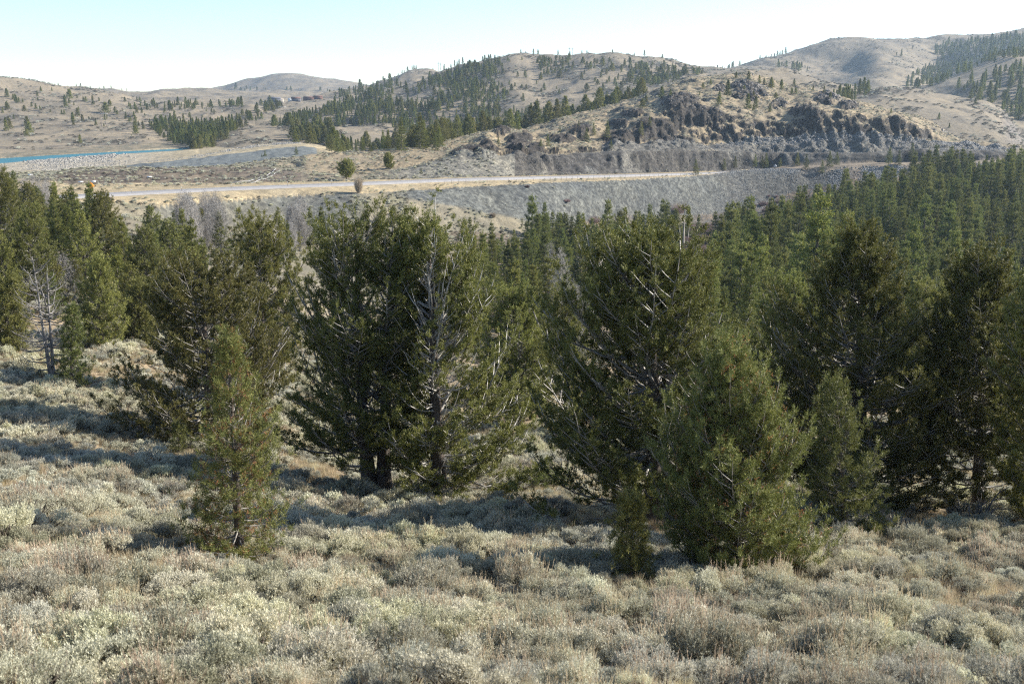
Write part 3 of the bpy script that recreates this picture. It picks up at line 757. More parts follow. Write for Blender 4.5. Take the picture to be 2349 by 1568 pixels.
def grow_tree(seed, stems, env, Ht, z0, nb=90, elev=(5, 50), sub=7, shoots=5, slen=0.28, m=14, bl=0.09, bw=0.016,
              trunk_r=0.2, bare=0.0, droop=0.0, bsub=0.38, limb_r=1.0, dry=0.0, upturn=0.5, inner=0.25, hollow=None, wob=0.03, spire=True, whorl=0.0):
    """stems: list of ((x0, y0), (xt, yt), height). env(t) -> (left, right, depth) crown half widths in metres at height t in 0..1 of Ht.
    returns wood mesh builder, limb mesh builder, needles (V, q), dry needles"""
    r = np.random.default_rng(seed)
    W = MB(); LB = MB()
    SP = []; SD = []; SLn = []
    for si, (b0, tp, sh) in enumerate(stems):
        tz = np.linspace(0, 1, 14)
        px = b0[0] + (tp[0] - b0[0]) * tz ** 1.2 + np.cumsum(r.normal(0, wob, 14)) * sh * 0.06
        py_ = b0[1] + (tp[1] - b0[1]) * tz ** 1.2 + np.cumsum(r.normal(0, wob, 14)) * sh * 0.06
        pz = tz * sh * 0.97 - 0.15
        R0 = trunk_r / math.sqrt(len(stems)) if len(stems) > 1 else trunk_r
        rad = R0 * (1 - tz) ** 0.85 * (1 + 0.6 * np.exp(-tz * 22)) + 0.012
        W.tube(np.stack([px, py_, pz], 1), rad, 8)
        n = int(nb / len(stems))
        for i in range(n):
            zt = z0 + (sh * 0.985 - z0) * ((i + r.random()) / n) ** 0.92
            if whorl: zt = z0 + (math.floor((zt - z0) / whorl) + 0.12 * r.normal()) * whorl; zt = min(max(zt, z0), sh * .985)
            t = min(zt / Ht, 0.995)
            L_, R_, Dp = env(t)
            ph = i * 2.39996 + r.normal(0, 0.35)
            el = R(elev[0] + (elev[1] - elev[0]) * t + r.normal(0, 7))
            # anchor on the stem lower down, so that the tip comes out at height zt
            f = 0.80 + 0.34 * r.random() if r.random() > inner else 0.35 + 0.4 * r.random()
            cx_, cy_ = np.interp(zt, pz, px), np.interp(zt, pz, py_)
            ex = max(0.12, (R_ - cx_) if math.cos(ph) > 0 else (L_ + cx_))
            ey = max(0.12, Dp - cy_ * math.copysign(1, math.sin(ph)))
            rr = 1 / math.sqrt((math.cos(ph) / ex) ** 2 + (math.sin(ph) / ey) ** 2) * f
            lump = 1 + 0.30 * float(gnoise(t * 5.5 + seed, math.cos(ph) * 1.3 + 4.0 + si, seed)) + 0.12 * float(gnoise(t * 14 + seed, math.sin(ph) * 2.5, seed + 3))
            rr = max(rr * lump, 0.15)
            zs = max(z0 * 0.6, zt - rr * math.tan(el))
            sx, sy = np.interp(zs, pz, px), np.interp(zs, pz, py_)
            s0 = np.array([sx, sy, zs]); e0 = np.array([cx_ + rr * math.cos(ph), cy_ + rr * math.sin(ph), zt])
            L = np.linalg.norm(e0 - s0)
            k = 7; tt = np.linspace(0, 1, k)[:, None]
            P = s0 + (e0 - s0) * tt
            P[:, 2] += (-upturn * 0.35 * L * np.sin(tt[:, 0] * np.pi) * (1 - 0.3 * t)) - droop * L * np.sin(tt[:, 0] * np.pi) * (1 - t)
            P += np.cumsum(r.normal(0, 0.022, (k, 3)), 0) * L * (tt > 0)
            br = (0.010 + 0.013 * L) * limb_r * min(1.0, trunk_r * 6)
            LB.tube(P, br * (1 - tt[:, 0]) ** 0.8 + 0.004, 4 if L < 2 else 5, False)
            if r.random() < bare: continue
            if hollow and r.random() < 0.85:
                hz0, hz1, hx0, hx1 = hollow
                if hz0 < zt < hz1 and hx0 < e0[0] < hx1 and math.sin(ph) < 0.35: continue
            dr = np.gradient(P, axis=0)
            ns = max(2, int(sub * min(1.4, 0.35 + L / 2.2)))
            st0 = 0.42 if L > 1.6 else 0.2 if L > .8 else 0.1
            for j in range(ns + 1):
                tj = st0 + (1 - st0) * (j + 0.6 * r.random()) / (ns + 1) if j < ns else 1.0
                q0 = np.array([np.interp(tj, tt[:, 0], P[:, c]) for c in range(3)])
                dd = unit(np.array([np.interp(tj, tt[:, 0], dr[:, c]) for c in range(3)]))
                side = unit(np.cross(dd, [0, 0, 1.0])) * (1 if j % 2 else -1)
                if j == ns: d1 = unit(dd + np.array([0, 0, upturn * 0.7])); l1 = bsub * L * 0.25 + slen
                else: d1 = unit(dd * 0.8 + side * (0.9 + 0.3 * r.random()) + np.array([0, 0, upturn * 0.32 + r.normal(0, 0.13)])); l1 = bsub * L * (1.15 - 0.75 * tj) * (0.6 + 0.7 * r.random()) + slen * 0.5
                mid = q0 + d1 * l1 * 0.5; end = q0 + d1 * l1 + np.array([0, 0, upturn * 0.18 * l1])
                if l1 > 0.35: LB.tube(np.stack([q0, mid, end]), np.array([br * 0.35, br * 0.22, 0.004]), 3, False)
                kc = max(1, int(round(shoots / 3.4 * min(1.5, 0.4 + l1 / 0.8))))
                u_ = np.repeat(0.35 + 0.65 * (np.arange(kc) + 0.4 + 0.6 * r.random(kc)) / kc, 4); kk = len(u_)
                off = np.repeat(r.normal(0, 0.07 * min(1, l1), (kc, 3)), 4, 0)
                pp = q0 + (end - q0) * u_[:, None] + off
                d2 = unit(d1 * 0.5 + r.normal(0, 0.5, (kk, 3)) + np.array([0, 0, upturn * 1.2]))
                SP.append(pp); SD.append(d2); SLn.append(slen * (0.7 + 0.6 * r.random(kk)))
        if spire:
            kk = 14
            tpz = np.linspace(0.88, 1.0, kk) * sh
            SP.append(np.stack([np.interp(tpz, pz, px), np.interp(tpz, pz, py_), tpz], 1))
            SD.append(unit(np.array([0, 0, 1.]) + r.normal(0, 0.25, (kk, 3)))); SLn.append(np.full(kk, slen * 1.2))
    SP = np.concatenate(SP); SD = np.concatenate(SD); SLn = np.concatenate(SLn)
    V, q = blades(SP, SD, SLn, m, bl, bw, r, upk=0.3)
    out = dict(trunk=W, limbs=LB, leaf=(V, q), n=len(SP), dry=None)
    if dry:
        sel = r.random(len(SP)) < dry
        c = SP[sel] * np.array([0.82, 0.82, 1])
        out['dry'] = blades(c, SD[sel], SLn[sel], max(4, m // 2), bl * 1.0, bw, r)
    return out


def tree_meshes(name, g, leafm, limbm='limb', barkm='bark'):
    """trunk mesh (stem + limbs), crown mesh (needles)"""
    Wt = g['trunk']; nq = sum(len(q) for q in Wt.q); ntri = sum(len(t) for t in Wt.t)
    Lm = g['limbs']
    V = np.concatenate(Wt.v + Lm.v)
    fq = np.concatenate(Wt.q + [q + Wt.n for q in Lm.q]); ft = np.concatenate(Wt.t)
    mi = np.concatenate([np.zeros(nq), np.ones(len(fq) - nq), np.zeros(len(ft))])
    tm = mesh_np(name + '_trunk', V, [fq, ft], [M[barkm], M[limbm]], mi, True)
    V, q = g['leaf']; mats = [M[leafm]]; mi = np.zeros(len(q))
    if g['dry'] is not None:
        V2, q2 = g['dry']; q = np.concatenate([q, q2 + len(V)]); V = np.concatenate([V, V2]); mats.append(M['needles_dry'])
        mi = np.concatenate([mi, np.ones(len(q2))])
    cm = mesh_np(name + '_crown', V, q, mats, mi)
    return tm, cm


def merge_mesh(name, ms):
    """one mesh of several (for scattered masses)"""
    Vs, mats, Q4, Q3, I4, I3 = [], [], [], [], [], []
    n = 0
    for me in ms:
        v = np.empty(len(me.vertices) * 3, np.float32); me.vertices.foreach_get('co', v)
        li = np.empty(len(me.loops), np.int32); me.loops.foreach_get('vertex_index', li)
        ls = np.empty(len(me.polygons), np.int32); me.polygons.foreach_get('loop_start', ls)
        lt = np.empty(len(me.polygons), np.int32); me.polygons.foreach_get('loop_total', lt)
        mi = np.empty(len(me.polygons), np.int32); me.polygons.foreach_get('material_index', mi)
        mi = mi + len(mats); mats += list(me.materials)
        a4 = ls[lt == 4]; a3 = ls[lt == 3]
        Q4.append(li[a4[:, None] + np.arange(4)] + n); I4.append(mi[lt == 4])
        Q3.append(li[a3[:, None] + np.arange(3)] + n); I3.append(mi[lt == 3])
        Vs.append(v.reshape(-1, 3)); n += len(me.vertices)
    fc = []; ii = []
    for q, i_ in ((np.concatenate(Q4), np.concatenate(I4)), (np.concatenate(Q3), np.concatenate(I3))):
        if len(q): fc.append(q); ii.append(i_)
    return mesh_np(name, np.concatenate(Vs), fc, mats, np.concatenate(ii))


def scatter(name, pts, rot, scl, idx, meshes, label, category=None, **pr):
    """one object of kind stuff: copies of the given meshes standing at the given points"""
    col = bpy.data.collections.new(name + '_kinds')
    for i_, me in enumerate(meshes):
        o = bpy.data.objects.new('%s_%03d' % (name, i_), me); col.objects.link(o)
    me = bpy.data.meshes.new(name); me.vertices.add(len(pts)); me.vertices.foreach_set('co', np.asarray(pts, np.float32).ravel())
    attr(me, 'rot', rot, 'FLOAT_VECTOR'); attr(me, 'scl', scl, 'FLOAT_VECTOR'); attr(me, 'idx', idx, 'INT')
    o = link(name, me, kind='stuff', label=label)
    if category: o['category'] = category
    ng = bpy.data.node_groups.new(name, 'GeometryNodeTree')
    ng.interface.new_socket('Geometry', in_out='INPUT', socket_type='NodeSocketGeometry')
    ng.interface.new_socket('Geometry', in_out='OUTPUT', socket_type='NodeSocketGeometry')
    gi = ng.nodes.new('NodeGroupInput'); go = ng.nodes.new('NodeGroupOutput')
    ip = ng.nodes.new('GeometryNodeInstanceOnPoints'); ci = ng.nodes.new('GeometryNodeCollectionInfo')
    ci.inputs[0].default_value = col; ci.inputs['Separate Children'].default_value = True; ci.inputs['Reset Children'].default_value = True
    ip.inputs['Pick Instance'].default_value = True

    def na(nm, ty):
        n_ = ng.nodes.new('GeometryNodeInputNamedAttribute'); n_.data_type = ty; n_.inputs['Name'].default_value = nm
        return next(s_ for s_ in n_.outputs if s_.enabled and s_.name == 'Attribute')
    ng.links.new(gi.outputs[0], ip.inputs['Points']); ng.links.new(ci.outputs[0], ip.inputs['Instance'])
    ng.links.new(na('idx', 'INT'), ip.inputs['Instance Index'])
    ng.links.new(na('rot', 'FLOAT_VECTOR'), ip.inputs['Rotation']); ng.links.new(na('scl', 'FLOAT_VECTOR'), ip.inputs['Scale'])
    ng.links.new(ip.outputs[0], go.inputs[0])
    md = o.modifiers.new(name, 'NODES'); md.node_group = ng
    return o


def env_fn(rowsz, Ht):
    """rowsz: list of (z, left, right) metres -> env(t)"""
    rz = sorted(rowsz); z = np.array([a[0] for a in rz]) / Ht; l = np.array([a[1] for a in rz]); r_ = np.array([a[2] for a in rz])

    def f(t):
        a, b = float(np.interp(t, z, l)), float(np.interp(t, z, r_))
        return a, b, (a + b) / 2 * 0.95
    return f


OCC = []          # (y, px0, px1, py_top, py_bottom): silhouettes of the large trees, for visibility


def big_tree(name, seed, base, Y, rowspx, label, group=None, leafm='needles', limbm='limb', stems=None, z0px=None, cat='pine tree', **kw):
    """a tree of its own shape: rows (py, px_left, px_right) give its crown outline where it stands"""
    bx, by = base
    a = float(azi(bx, by))
    x0 = a * Y; zb = float(zat(x0, Y))
    top = min(r_[0] for r_ in rowspx)
    Ht = float(slope(top)) * Y - zb
    rz = []
    for (py, l, r_) in rowspx:
        z = float(slope(py)) * Y - zb
        rz.append((z, x0 - float(azi(l, py)) * Y, float(azi(r_, py)) * Y - x0))
    env = env_fn(rz, Ht)
    z0 = float(slope(z0px if z0px else max(r_[0] for r_ in rowspx))) * Y - zb
    z0 = max(0.15, z0)
    if stems is None: tops = [((0, 0), (float(azi(rowspx[0][1] * .5 + rowspx[0][2] * .5, top)) * Y - x0, 0), Ht)]
    else: tops = [((b_[0] * 1.0, b_[1]), (float(azi(tpx, tpy)) * Y - x0, ty), float(slope(tpy)) * Y - zb) for (b_, (tpx, tpy, ty)) in stems]
    g = grow_tree(seed, tops, env, Ht, z0, **kw)
    tm, cm = tree_meshes(name, g, leafm, limbm)
    o = link(name, None, loc=(x0, Y, zb), label=label, category=cat, group=group)
    link('trunk', tm, o); link('crown', cm, o)
    for (p1, l1, r1), (p2, l2, r2) in zip(rowspx[:-1], rowspx[1:]): OCC.append((Y, (l1 + l2) / 2, (r1 + r2) / 2, p1, p2))
    print(name, 'Y', Y, 'H %.1f' % Ht, 'zb %.1f' % zb, 'base py', round(float(py_of(zb / Y))), 'shoots', g['n'], 'z0 %.2f' % z0)
    return o


BG = dict(slen=0.24, m=20, bl=0.085, bw=0.027, shoots=6.5, sub=9)
big_tree('pine_tree', 11, (550, 1300), 24.6, [(762, 512, 530), (850, 492, 565), (950, 472, 640), (1050, 455, 650), (1120, 440, 655), (1200, 432, 690), (1275, 432, 650), (1305, 520, 640)],
         'slim young pine alone in the open sagebrush, rusty inner needles showing', leafm='needles_young', nb=118, elev=(-4, 62), trunk_r=0.13, dry=0.26, slen=0.20, m=18, bl=0.085, bw=0.014, sub=8, shoots=5, inner=0.3)
big_tree('pine_tree', 12, (485, 1000), 48, [(580, 400, 505), (620, 375, 565), (700, 355, 610), (780, 350, 660), (850, 285, 665), (930, 285, 660), (975, 335, 640), (995, 400, 600)],
         'broad dark pine standing behind the slim young pine, its lowest limbs sweeping left', nb=125, elev=(0, 52), trunk_r=0.28, z0px=965, droop=0.12, **BG)
big_tree('pine_tree', 13, (600, 890), 62, [(488, 560, 620), (540, 525, 660), (620, 508, 690), (720, 505, 700), (800, 510, 700), (860, 520, 690)],
         'dense blue-green round-topped pine rising behind the broad dark pine', nb=125, elev=(10, 60), trunk_r=0.3, **BG)
big_tree('pine_tree', 14, (860, 1120), 41.5, [(470, 770, 850), (500, 728, 930), (600, 712, 955), (700, 690, 965), (800, 665, 965), (900, 645, 965), (1000, 655, 955), (1050, 690, 945), (1085, 740, 930)],
         'tallest pine of the middle pair, twin dark trunks showing at its foot', stems=[((-0.25, 0), (810, 472, 0.3)), ((0.3, 0.2), (900, 485, -0.3))],
         nb=165, elev=(4, 62), trunk_r=0.46, z0px=1030, bare=0.06, limb_r=1.15, **BG)
big_tree('pine_tree', 15, (1010, 1140), 40.5, [(497, 950, 1010), (560, 925, 1075), (640, 920, 1100), (720, 915, 1110), (800, 905, 1150), (900, 900, 1200), (1000, 905, 1225), (1080, 915, 1215), (1130, 950, 1190)],
         'pine of the middle pair with bare bleached limbs forking up through its crown', nb=200, elev=(6, 68), trunk_r=0.34, z0px=1115, bare=0.14, limb_r=1.0,
         hollow=(4.6, 11.0, -1.9, 1.5), limbm='paleLimb', **BG)
big_tree('pine_tree', 16, (1497, 1228), 33.6, [(512, 1440, 1530), (560, 1370, 1600), (640, 1325, 1650), (720, 1300, 1690), (800, 1270, 1705), (880, 1235, 1705), (960, 1225, 1690), (1050, 1235, 1660), (1110, 1225, 1640), (1150, 1330, 1600)],
         'very broad round-headed pine with drooping lower limbs, behind the bushy pointed pine', nb=190, elev=(-3, 62), trunk_r=0.36, z0px=1100, bare=0.05, droop=0.1, **BG)
big_tree('pine_tree', 17, (1688, 1330), 25.1, [(782, 1676, 1688), (820, 1635, 1722), (900, 1590, 1765), (980, 1545, 1800), (1060, 1520, 1825), (1150, 1530, 1848), (1240, 1540, 1862), (1310, 1585, 1830), (1335, 1620, 1790)],
         'bushy bright green pointed pine in front, fallen grey branches at its foot', leafm='needles_young', nb=210, elev=(4, 68), trunk_r=0.20, z0px=1320, dry=0.10, slen=0.22, m=17, bl=0.085, bw=0.016, sub=9, shoots=6, upturn=0.7)
big_tree('pine_tree', 18, (1450, 1352), 23.3, [(1142, 1440, 1450), (1190, 1422, 1470), (1250, 1405, 1490), (1300, 1392, 1502), (1340, 1400, 1505)],
         'small dark pine sapling in the shade of the broad pine', nb=110, elev=(5, 55), trunk_r=0.05, slen=0.16, m=16, bl=0.08, bw=0.013, sub=5, shoots=4, cat='pine sapling')
big_tree('pine_tree', 19, (1940, 1245), 31, [(868, 1908, 1925), (930, 1880, 1960), (1000, 1862, 1990), (1080, 1858, 2030), (1150, 1860, 2058), (1220, 1870, 2060), (1245, 1900, 2045)],
         'narrow leaning young pine with open grey limbs beside the bushy pointed pine', leafm='needles_young', nb=120, elev=(2, 62), trunk_r=0.13, bare=0.05, slen=0.20, m=15, bl=0.09, bw=0.017, sub=7, shoots=5)
big_tree('pine_tree', 20, (1965, 1165), 39, [(512, 1965, 1985), (560, 1900, 2020), (620, 1885, 2040), (680, 1840, 2060), (740, 1790, 2120), (820, 1760, 2170), (900, 1740, 2190), (1000, 1745, 2185), (1080, 1780, 2180), (1130, 1850, 2140)],
         'large dark pine with ragged pointed top and sunlit sweeping limbs above the leaning young pine', nb=180, elev=(2, 56), trunk_r=0.36, z0px=1095, **BG)
big_tree('pine_tree', 21, (2240, 1205), 38, [(568, 2235, 2270), (620, 2190, 2300), (700, 2150, 2350), (800, 2130, 2380), (900, 2120, 2400), (1000, 2120, 2410), (1100, 2130, 2410), (1150, 2180, 2370)],
         'tall shaded pine whose thin trunk stands over a grey dead shrub', nb=150, elev=(2, 58), trunk_r=0.26, z0px=1090, **BG)
big_tree('pine_tree', 22, (2400, 1260), 34, [(610, 2370, 2400), (700, 2320, 2450), (800, 2300, 2490), (950, 2290, 2520), (1100, 2280, 2520), (1210, 2320, 2500)],
         'pine cut by the edge of the view beside the tall shaded pine', nb=120, elev=(2, 58), trunk_r=0.26, z0px=1180, **BG)
big_tree('pine_tree', 23, (1800, 1010), 62, [(625, 1790, 1840), (700, 1745, 1880), (800, 1725, 1890), (900, 1720, 1890), (980, 1740, 1880)],
         'greyish pine filling the gap between the broad pine and the ragged-topped pine', nb=150, elev=(2, 58), trunk_r=0.22, bare=0.12, **BG)
big_tree('pine_tree', 29, (2130, 1060), 60, [(640, 2110, 2150), (720, 2070, 2200), (820, 2045, 2235), (930, 2045, 2240), (1020, 2070, 2220)],
         'dark pine closing the gap between the ragged-topped pine and the tall shaded pine', nb=120, elev=(2, 58), trunk_r=0.22, **BG)
big_tree('pine_tree', 30, (1560, 1000), 64, [(720, 1530, 1580), (800, 1500, 1640), (900, 1490, 1660), (980, 1510, 1650)],
         'small dark pine mostly hidden behind the broad round-headed pine', nb=80, elev=(2, 58), trunk_r=0.2, **BG)
big_tree('pine_tree', 24, (1190, 970), 66, [(650, 1150, 1200), (720, 1110, 1240), (800, 1095, 1260), (880, 1095, 1262), (950, 1110, 1250)],
         'bushy grey-green pine behind the middle pair of pines', nb=150, elev=(2, 58), trunk_r=0.2, bare=0.10, **BG)
big_tree('pine_tree', 25, (1300, 1000), 58, [(640, 1275, 1300), (720, 1255, 1330), (850, 1245, 1345), (950, 1250, 1340)],
         'thin half-bare pine behind the left side of the broad round-headed pine', nb=90, elev=(2, 58), trunk_r=0.16, bare=0.35, **BG)
big_tree('pine_tree', 26, (165, 888), 57, [(700, 160, 170), (760, 143, 186), (830, 136, 205), (880, 132, 212)],
         'small conical pine beside the bare grey snag', leafm='needles_young', nb=110, elev=(4, 52), trunk_r=0.1, slen=0.2, m=12, bl=0.11, bw=0.024, sub=6, shoots=4)
big_tree('pine_tree', 27, (410, 1045), 43, [(972, 402, 412), (1005, 392, 426), (1040, 385, 432)],
         'little bright green sapling under the lowest limbs of the broad dark pine', leafm='needles_young', nb=36, elev=(5, 50), trunk_r=0.03, slen=0.14, m=14, bl=0.08, bw=0.016, sub=4, shoots=3, cat='pine sapling')
big_tree('pine_tree', 28, (1255, 1140), 43, [(1078, 1220, 1285), (1110, 1205, 1305), (1135, 1210, 1300)],
         'low spreading green pine bush between the middle pair and the broad pine', leafm='needles_young', nb=50, elev=(10, 40), trunk_r=0.05, slen=0.16, m=14, bl=0.08, bw=0.018, sub=5, shoots=4, cat='pine sapling')
for k_, (sd_, bx_, by_, Yb_, rows_, lb_) in enumerate([
        (31, 15, 830, 66, [(635, 5, 30), (700, -25, 55), (780, -35, 62), (820, -30, 58)], 'dark pine at the edge of the view behind the bare grey snag'),
        (32, 235, 800, 74, [(590, 220, 240), (650, 195, 262), (720, 185, 280), (790, 190, 285)], 'grey-green pine just behind the small conical pine'),
        (33, 318, 820, 78, [(645, 310, 330), (700, 290, 350), (780, 275, 362), (815, 285, 350)], 'olive green pine left of the broad dark pine'),
        (34, 75, 790, 88, [(470, 60, 80), (540, 30, 110), (640, 15, 130), (760, 10, 130)], 'tall blue-green pine behind the snag'),
        (35, 8, 720, 100, [(385, -5, 15), (450, -30, 38), (560, -50, 60), (680, -50, 60)], 'tall pine cut by the edge of the view below the lake'),
        (36, 330, 700, 95, [(520, 322, 340), (590, 290, 372), (660, 275, 385), (695, 290, 370)], 'round blue-grey pine between the bare aspens and the olive pine')]):
    big_tree('pine_tree', sd_, (bx_, by_), Yb_, rows_, lb_, nb=120, elev=(2, 55), trunk_r=0.22, slen=0.28, m=11, bl=0.13, bw=0.036, sub=7, shoots=5)
RD = dict(nb=64, slen=.4, m=9, bl=.22, bw=.085, sub=5, shoots=5, trunk_r=.2, elev=(0, 52))
big_tree('pine_tree', 41, (795, 409), 319, [(367, 788, 800), (378, 779, 811), (390, 776, 814), (404, 780, 810)], 'dark round pine alone beside the road next to the tall tan bush', **RD)
big_tree('pine_tree', 42, (892, 388), 366, [(352, 886, 893), (362, 882, 901), (375, 882, 903), (385, 885, 900)], 'dull green pine with a long shadow on the slope above the road', **RD)
print('big trees', time.time() - T0)


# ------------------------------------------------------------------ smaller conifers: a few kinds each at two levels of detail
def cone_env(Ht, w, pw=0.8, low=0.08, rough=0.1, seed=0):
    r = np.random.default_rng(seed); tt = np.linspace(0, 1, 12); k = 1 + rough * r.normal(size=12)

    def f(t):
        base = w * (1 - t) ** pw * min(1, 0.55 + 0.45 * (t / max(low, .01)) if t < low else 1) + 0.1
        v = base * float(np.interp(t, tt, k))
        return v, v, v
    return f


CONE = []
for i_, (Ht, w_, pw, nb_, z0_, el_) in enumerate([(11, 2.5, 1.15, 100, 0.8, (-8, 34)), (12, 2.1, 1.1, 100, 1.6, (-12, 34)), (10, 2.6, 1.15, 92, 0.6, (-8, 36)), (13, 2.0, 0.95, 92, 3.2, (-12, 34)),
                                                  (8, 2.2, 1.2, 80, 0.3, (-6, 40)), (10, 2.8, 0.6, 100, 1.0, (0, 52)), (11, 3.3, 0.5, 104, 1.8, (4, 56)), (9, 2.8, 0.65, 92, 0.6, (0, 50))]):
    g = grow_tree(100 + i_, [((0, 0), (0.15 * (i_ % 3 - 1), 0), Ht)], cone_env(Ht, w_, pw, 0.08, 0.16, i_), Ht, z0_, nb=nb_, elev=el_, sub=6, shoots=4.2, slen=0.28, m=11, bl=0.13, bw=0.062, trunk_r=0.14, upturn=0.35, limb_r=1.0, whorl=0.80 if i_ < 5 else 0.0)
    CONE.append((Ht, w_, tree_meshes('conifer%d' % i_, g, 'needles_forest' if i_ < 5 else 'needles')))
FARC = []
for i_, (Ht, w_, pw, nb_, z0_, el_) in enumerate([(11, 1.9, 0.75, 46, 0.5, (0, 50)), (12, 1.6, 0.7, 46, 1.2, (-4, 50)), (9, 2.0, 0.7, 42, 0.4, (0, 50)), (10, 2.7, 0.5, 50, 1.0, (6, 60)), (9, 3.1, 0.42, 54, 1.2, (10, 62))]):
    g = grow_tree(200 + i_, [((0, 0), (0, 0), Ht)], cone_env(Ht, w_ * 1.15, pw + 0.3, 0.08, 0.2, 50 + i_), Ht, z0_, nb=nb_, elev=el_, sub=3, shoots=3, slen=0.45, m=6, bl=0.42, bw=0.20, trunk_r=0.15, upturn=0.4)
    FARC.append((Ht, w_, tree_meshes('far_conifer%d' % i_, g, 'needles_forest' if i_ < 3 else 'needles')))
FAR_MERGED = [merge_mesh('far_conifer_all%d' % i_, f[2]) for i_, f in enumerate(FARC)]
CONE_MERGED = [merge_mesh('conifer_all%d' % i_, f[2]) for i_, f in enumerate(CONE)]


def inpoly(px, py, poly):
    px = np.asarray(px); py = np.asarray(py); c = np.zeros(px.shape, bool); n = len(poly); j = n - 1
    for i in range(n):
        xi, yi = poly[i]; xj, yj = poly[j]
        c ^= ((yi > py) != (yj > py)) & (px < (xj - xi) * (py - yi) / (yj - yi + 1e-9) + xi)
        j = i
    return c


def horizon_before(x, y, back=4.0):
    r0 = np.clip(np.searchsorted(YR, y - back) - 1, 0, NR - 1)
    return HOR[r0, col_of(x / y)]


def fill(poly, Y0, Y1, sp, seed, dens=None, hidden_ok=0.0):
    """points of a jittered grid on the terrain whose feet fall inside a pixel polygon and are not behind a nearer rise"""
    r = np.random.default_rng(seed)
    p = np.array(poly, float)
    a0 = float(azi(p[:, 0].min(), p[:, 1].min())) - .02; a1 = float(azi(p[:, 0].max(), p[:, 1].max())) + .02
    a0 = max(a0, A[0]); a1 = min(a1, A[-1])
    x0 = min(a0 * Y0, a0 * Y1); x1 = max(a1 * Y0, a1 * Y1)
    gx_, gy_ = np.meshgrid(np.arange(x0, x1, sp), np.arange(Y0, Y1, sp))
    x = gx_.ravel() + r.uniform(-.5, .5, gx_.size) * sp; y = gy_.ravel() + r.uniform(-.5, .5, gx_.size) * sp
    k = (x / y > A[0]) & (x / y < A[-1]) & (y > 3); x = x[k]; y = y[k]
    z = zat(x, y); px, py = project(x, y, z)
    k = inpoly(px, py, poly) & (z / y >= horizon_before(x, y) - hidden_ok)
    if dens is not None: k &= r.random(len(x)) < dens(x, y, px, py)
    return np.stack([x, y, z], 1)[k]


cand = []      # x, y, z, height, kind (index into CONE), far kind, region


def add_fill(pts, h0, h1, kinds, region, seed):
    r = np.random.default_rng(seed)
    if not len(pts): return
    hn = 0.92 + 0.55 * gnoise(pts[:, 0] / 17, pts[:, 1] / 22, seed + 40); kn = gnoise(pts[:, 0] / 30, pts[:, 1] / 38, seed + 60)
    for p_, a_, b_ in zip(pts, hn, kn):
        if b_ > 0.42 and r.random() < 0.5: continue
        kd = int(kinds[int((b_ + 1) * 3.7 + r.normal(0, .9)) % len(kinds)])
        cand.append((p_[0], p_[1], p_[2] - 0.15, (h0 + (h1 - h0) * r.random() ** 1.2) * a_ * (0.85 + 0.3 * r.random()), kd, region))


NAR = [0, 1, 2, 3, 4]; WID = [5, 6, 7, 2]
add_fill(fill([(1625, 760), (1640, 655), (1655, 590), (1700, 542), (1800, 520), (1900, 486), (2000, 462), (2080, 432), (2130, 412), (2200, 405), (2330, 398), (2700, 400), (2800, 900), (1625, 900)], 112, 500, 4.9, 1), 7.5, 15, NAR + [2, 4, 0], 'valley', 1)
add_fill(fill([(1040, 800), (1040, 640), (1090, 590), (1160, 596), (1225, 580), (1235, 545), (1310, 552), (1390, 560), (1430, 545), (1560, 552), (1590, 590), (1640, 650), (1640, 830)], 112, 380, 5.6, 2), 6.0, 12, NAR + [2, 4, 6], 'creek', 2)
add_fill(fill([(-150, 800), (-150, 520), (60, 520), (160, 540), (260, 560), (300, 575), (400, 590), (470, 640), (520, 700), (420, 790), (330, 800), (240, 720), (232, 640), (215, 660), (200, 800)], 85, 200, 6.8, 3), 6, 9.5, [4, 2, 5, 7, 0, 2], 'leftwood', 3)
add_fill(fill([(340, 290), (400, 280), (470, 282), (545, 287), (540, 302), (500, 318), (460, 330), (430, 336), (395, 332), (365, 312)], 735, 1350, 6.5, 4), 6, 9.5, NAR, 'lakewood', 4)
add_fill(fill([(310, 252), (400, 254), (480, 250), (560, 246), (560, 240), (480, 240), (310, 244)], 900, 2100, 10, 5), 6, 9, NAR, 'farleft', 5)
add_fill(fill([(520, 278), (560, 262), (600, 240), (650, 236), (640, 250), (590, 272), (545, 300)], 800, 2200, 12, 6), 6, 10, WID, 'farleft', 6)
clear = lambda x, y, px, py: np.clip(1.4 * (fbm(x / 90, y / 120, 3, 301) + 0.42), 0, 1)
add_fill(fill([(610, 292), (650, 283), (700, 268), (760, 246), (850, 222), (930, 200), (1000, 180), (1071, 156), (1143, 140), (1165, 165), (1110, 195), (1170, 215), (1150, 235), (1090, 250), (1200, 258), (1270, 262), (1300, 255), (1280, 285), (1130, 305), (1060, 312), (960, 322), (905, 310), (890, 285), (800, 290), (740, 292)], 840, 1420, 7.0, 7,
              lambda x, y, px, py: np.clip(clear(x, y, px, py) + (px < 900) * .5, 0, 1)), 6, 10, NAR + [6], 'hillwood', 7)
add_fill(fill([(1160, 132), (1280, 135), (1420, 137), (1620, 165), (1600, 185), (1500, 200), (1430, 215), (1300, 235), (1200, 240), (1120, 200)], 950, 1420, 15, 8, clear), 5, 9, WID, 'hillwood', 8)
add_fill(fill([(1430, 150), (1530, 165), (1610, 168), (1600, 180), (1500, 198), (1440, 190)], 1000, 1420, 10, 9), 6, 9, WID, 'hillwood', 9)
add_fill(fill([(1225, 135), (1300, 138), (1310, 165), (1240, 185)], 1000, 1420, 12, 10), 6, 9, WID, 'hillwood', 10)
add_fill(fill([(425, 340), (460, 328), (500, 312), (525, 318), (505, 335), (450, 345)], 600, 900, 7, 11), 6, 10, WID, 'knoll', 11)
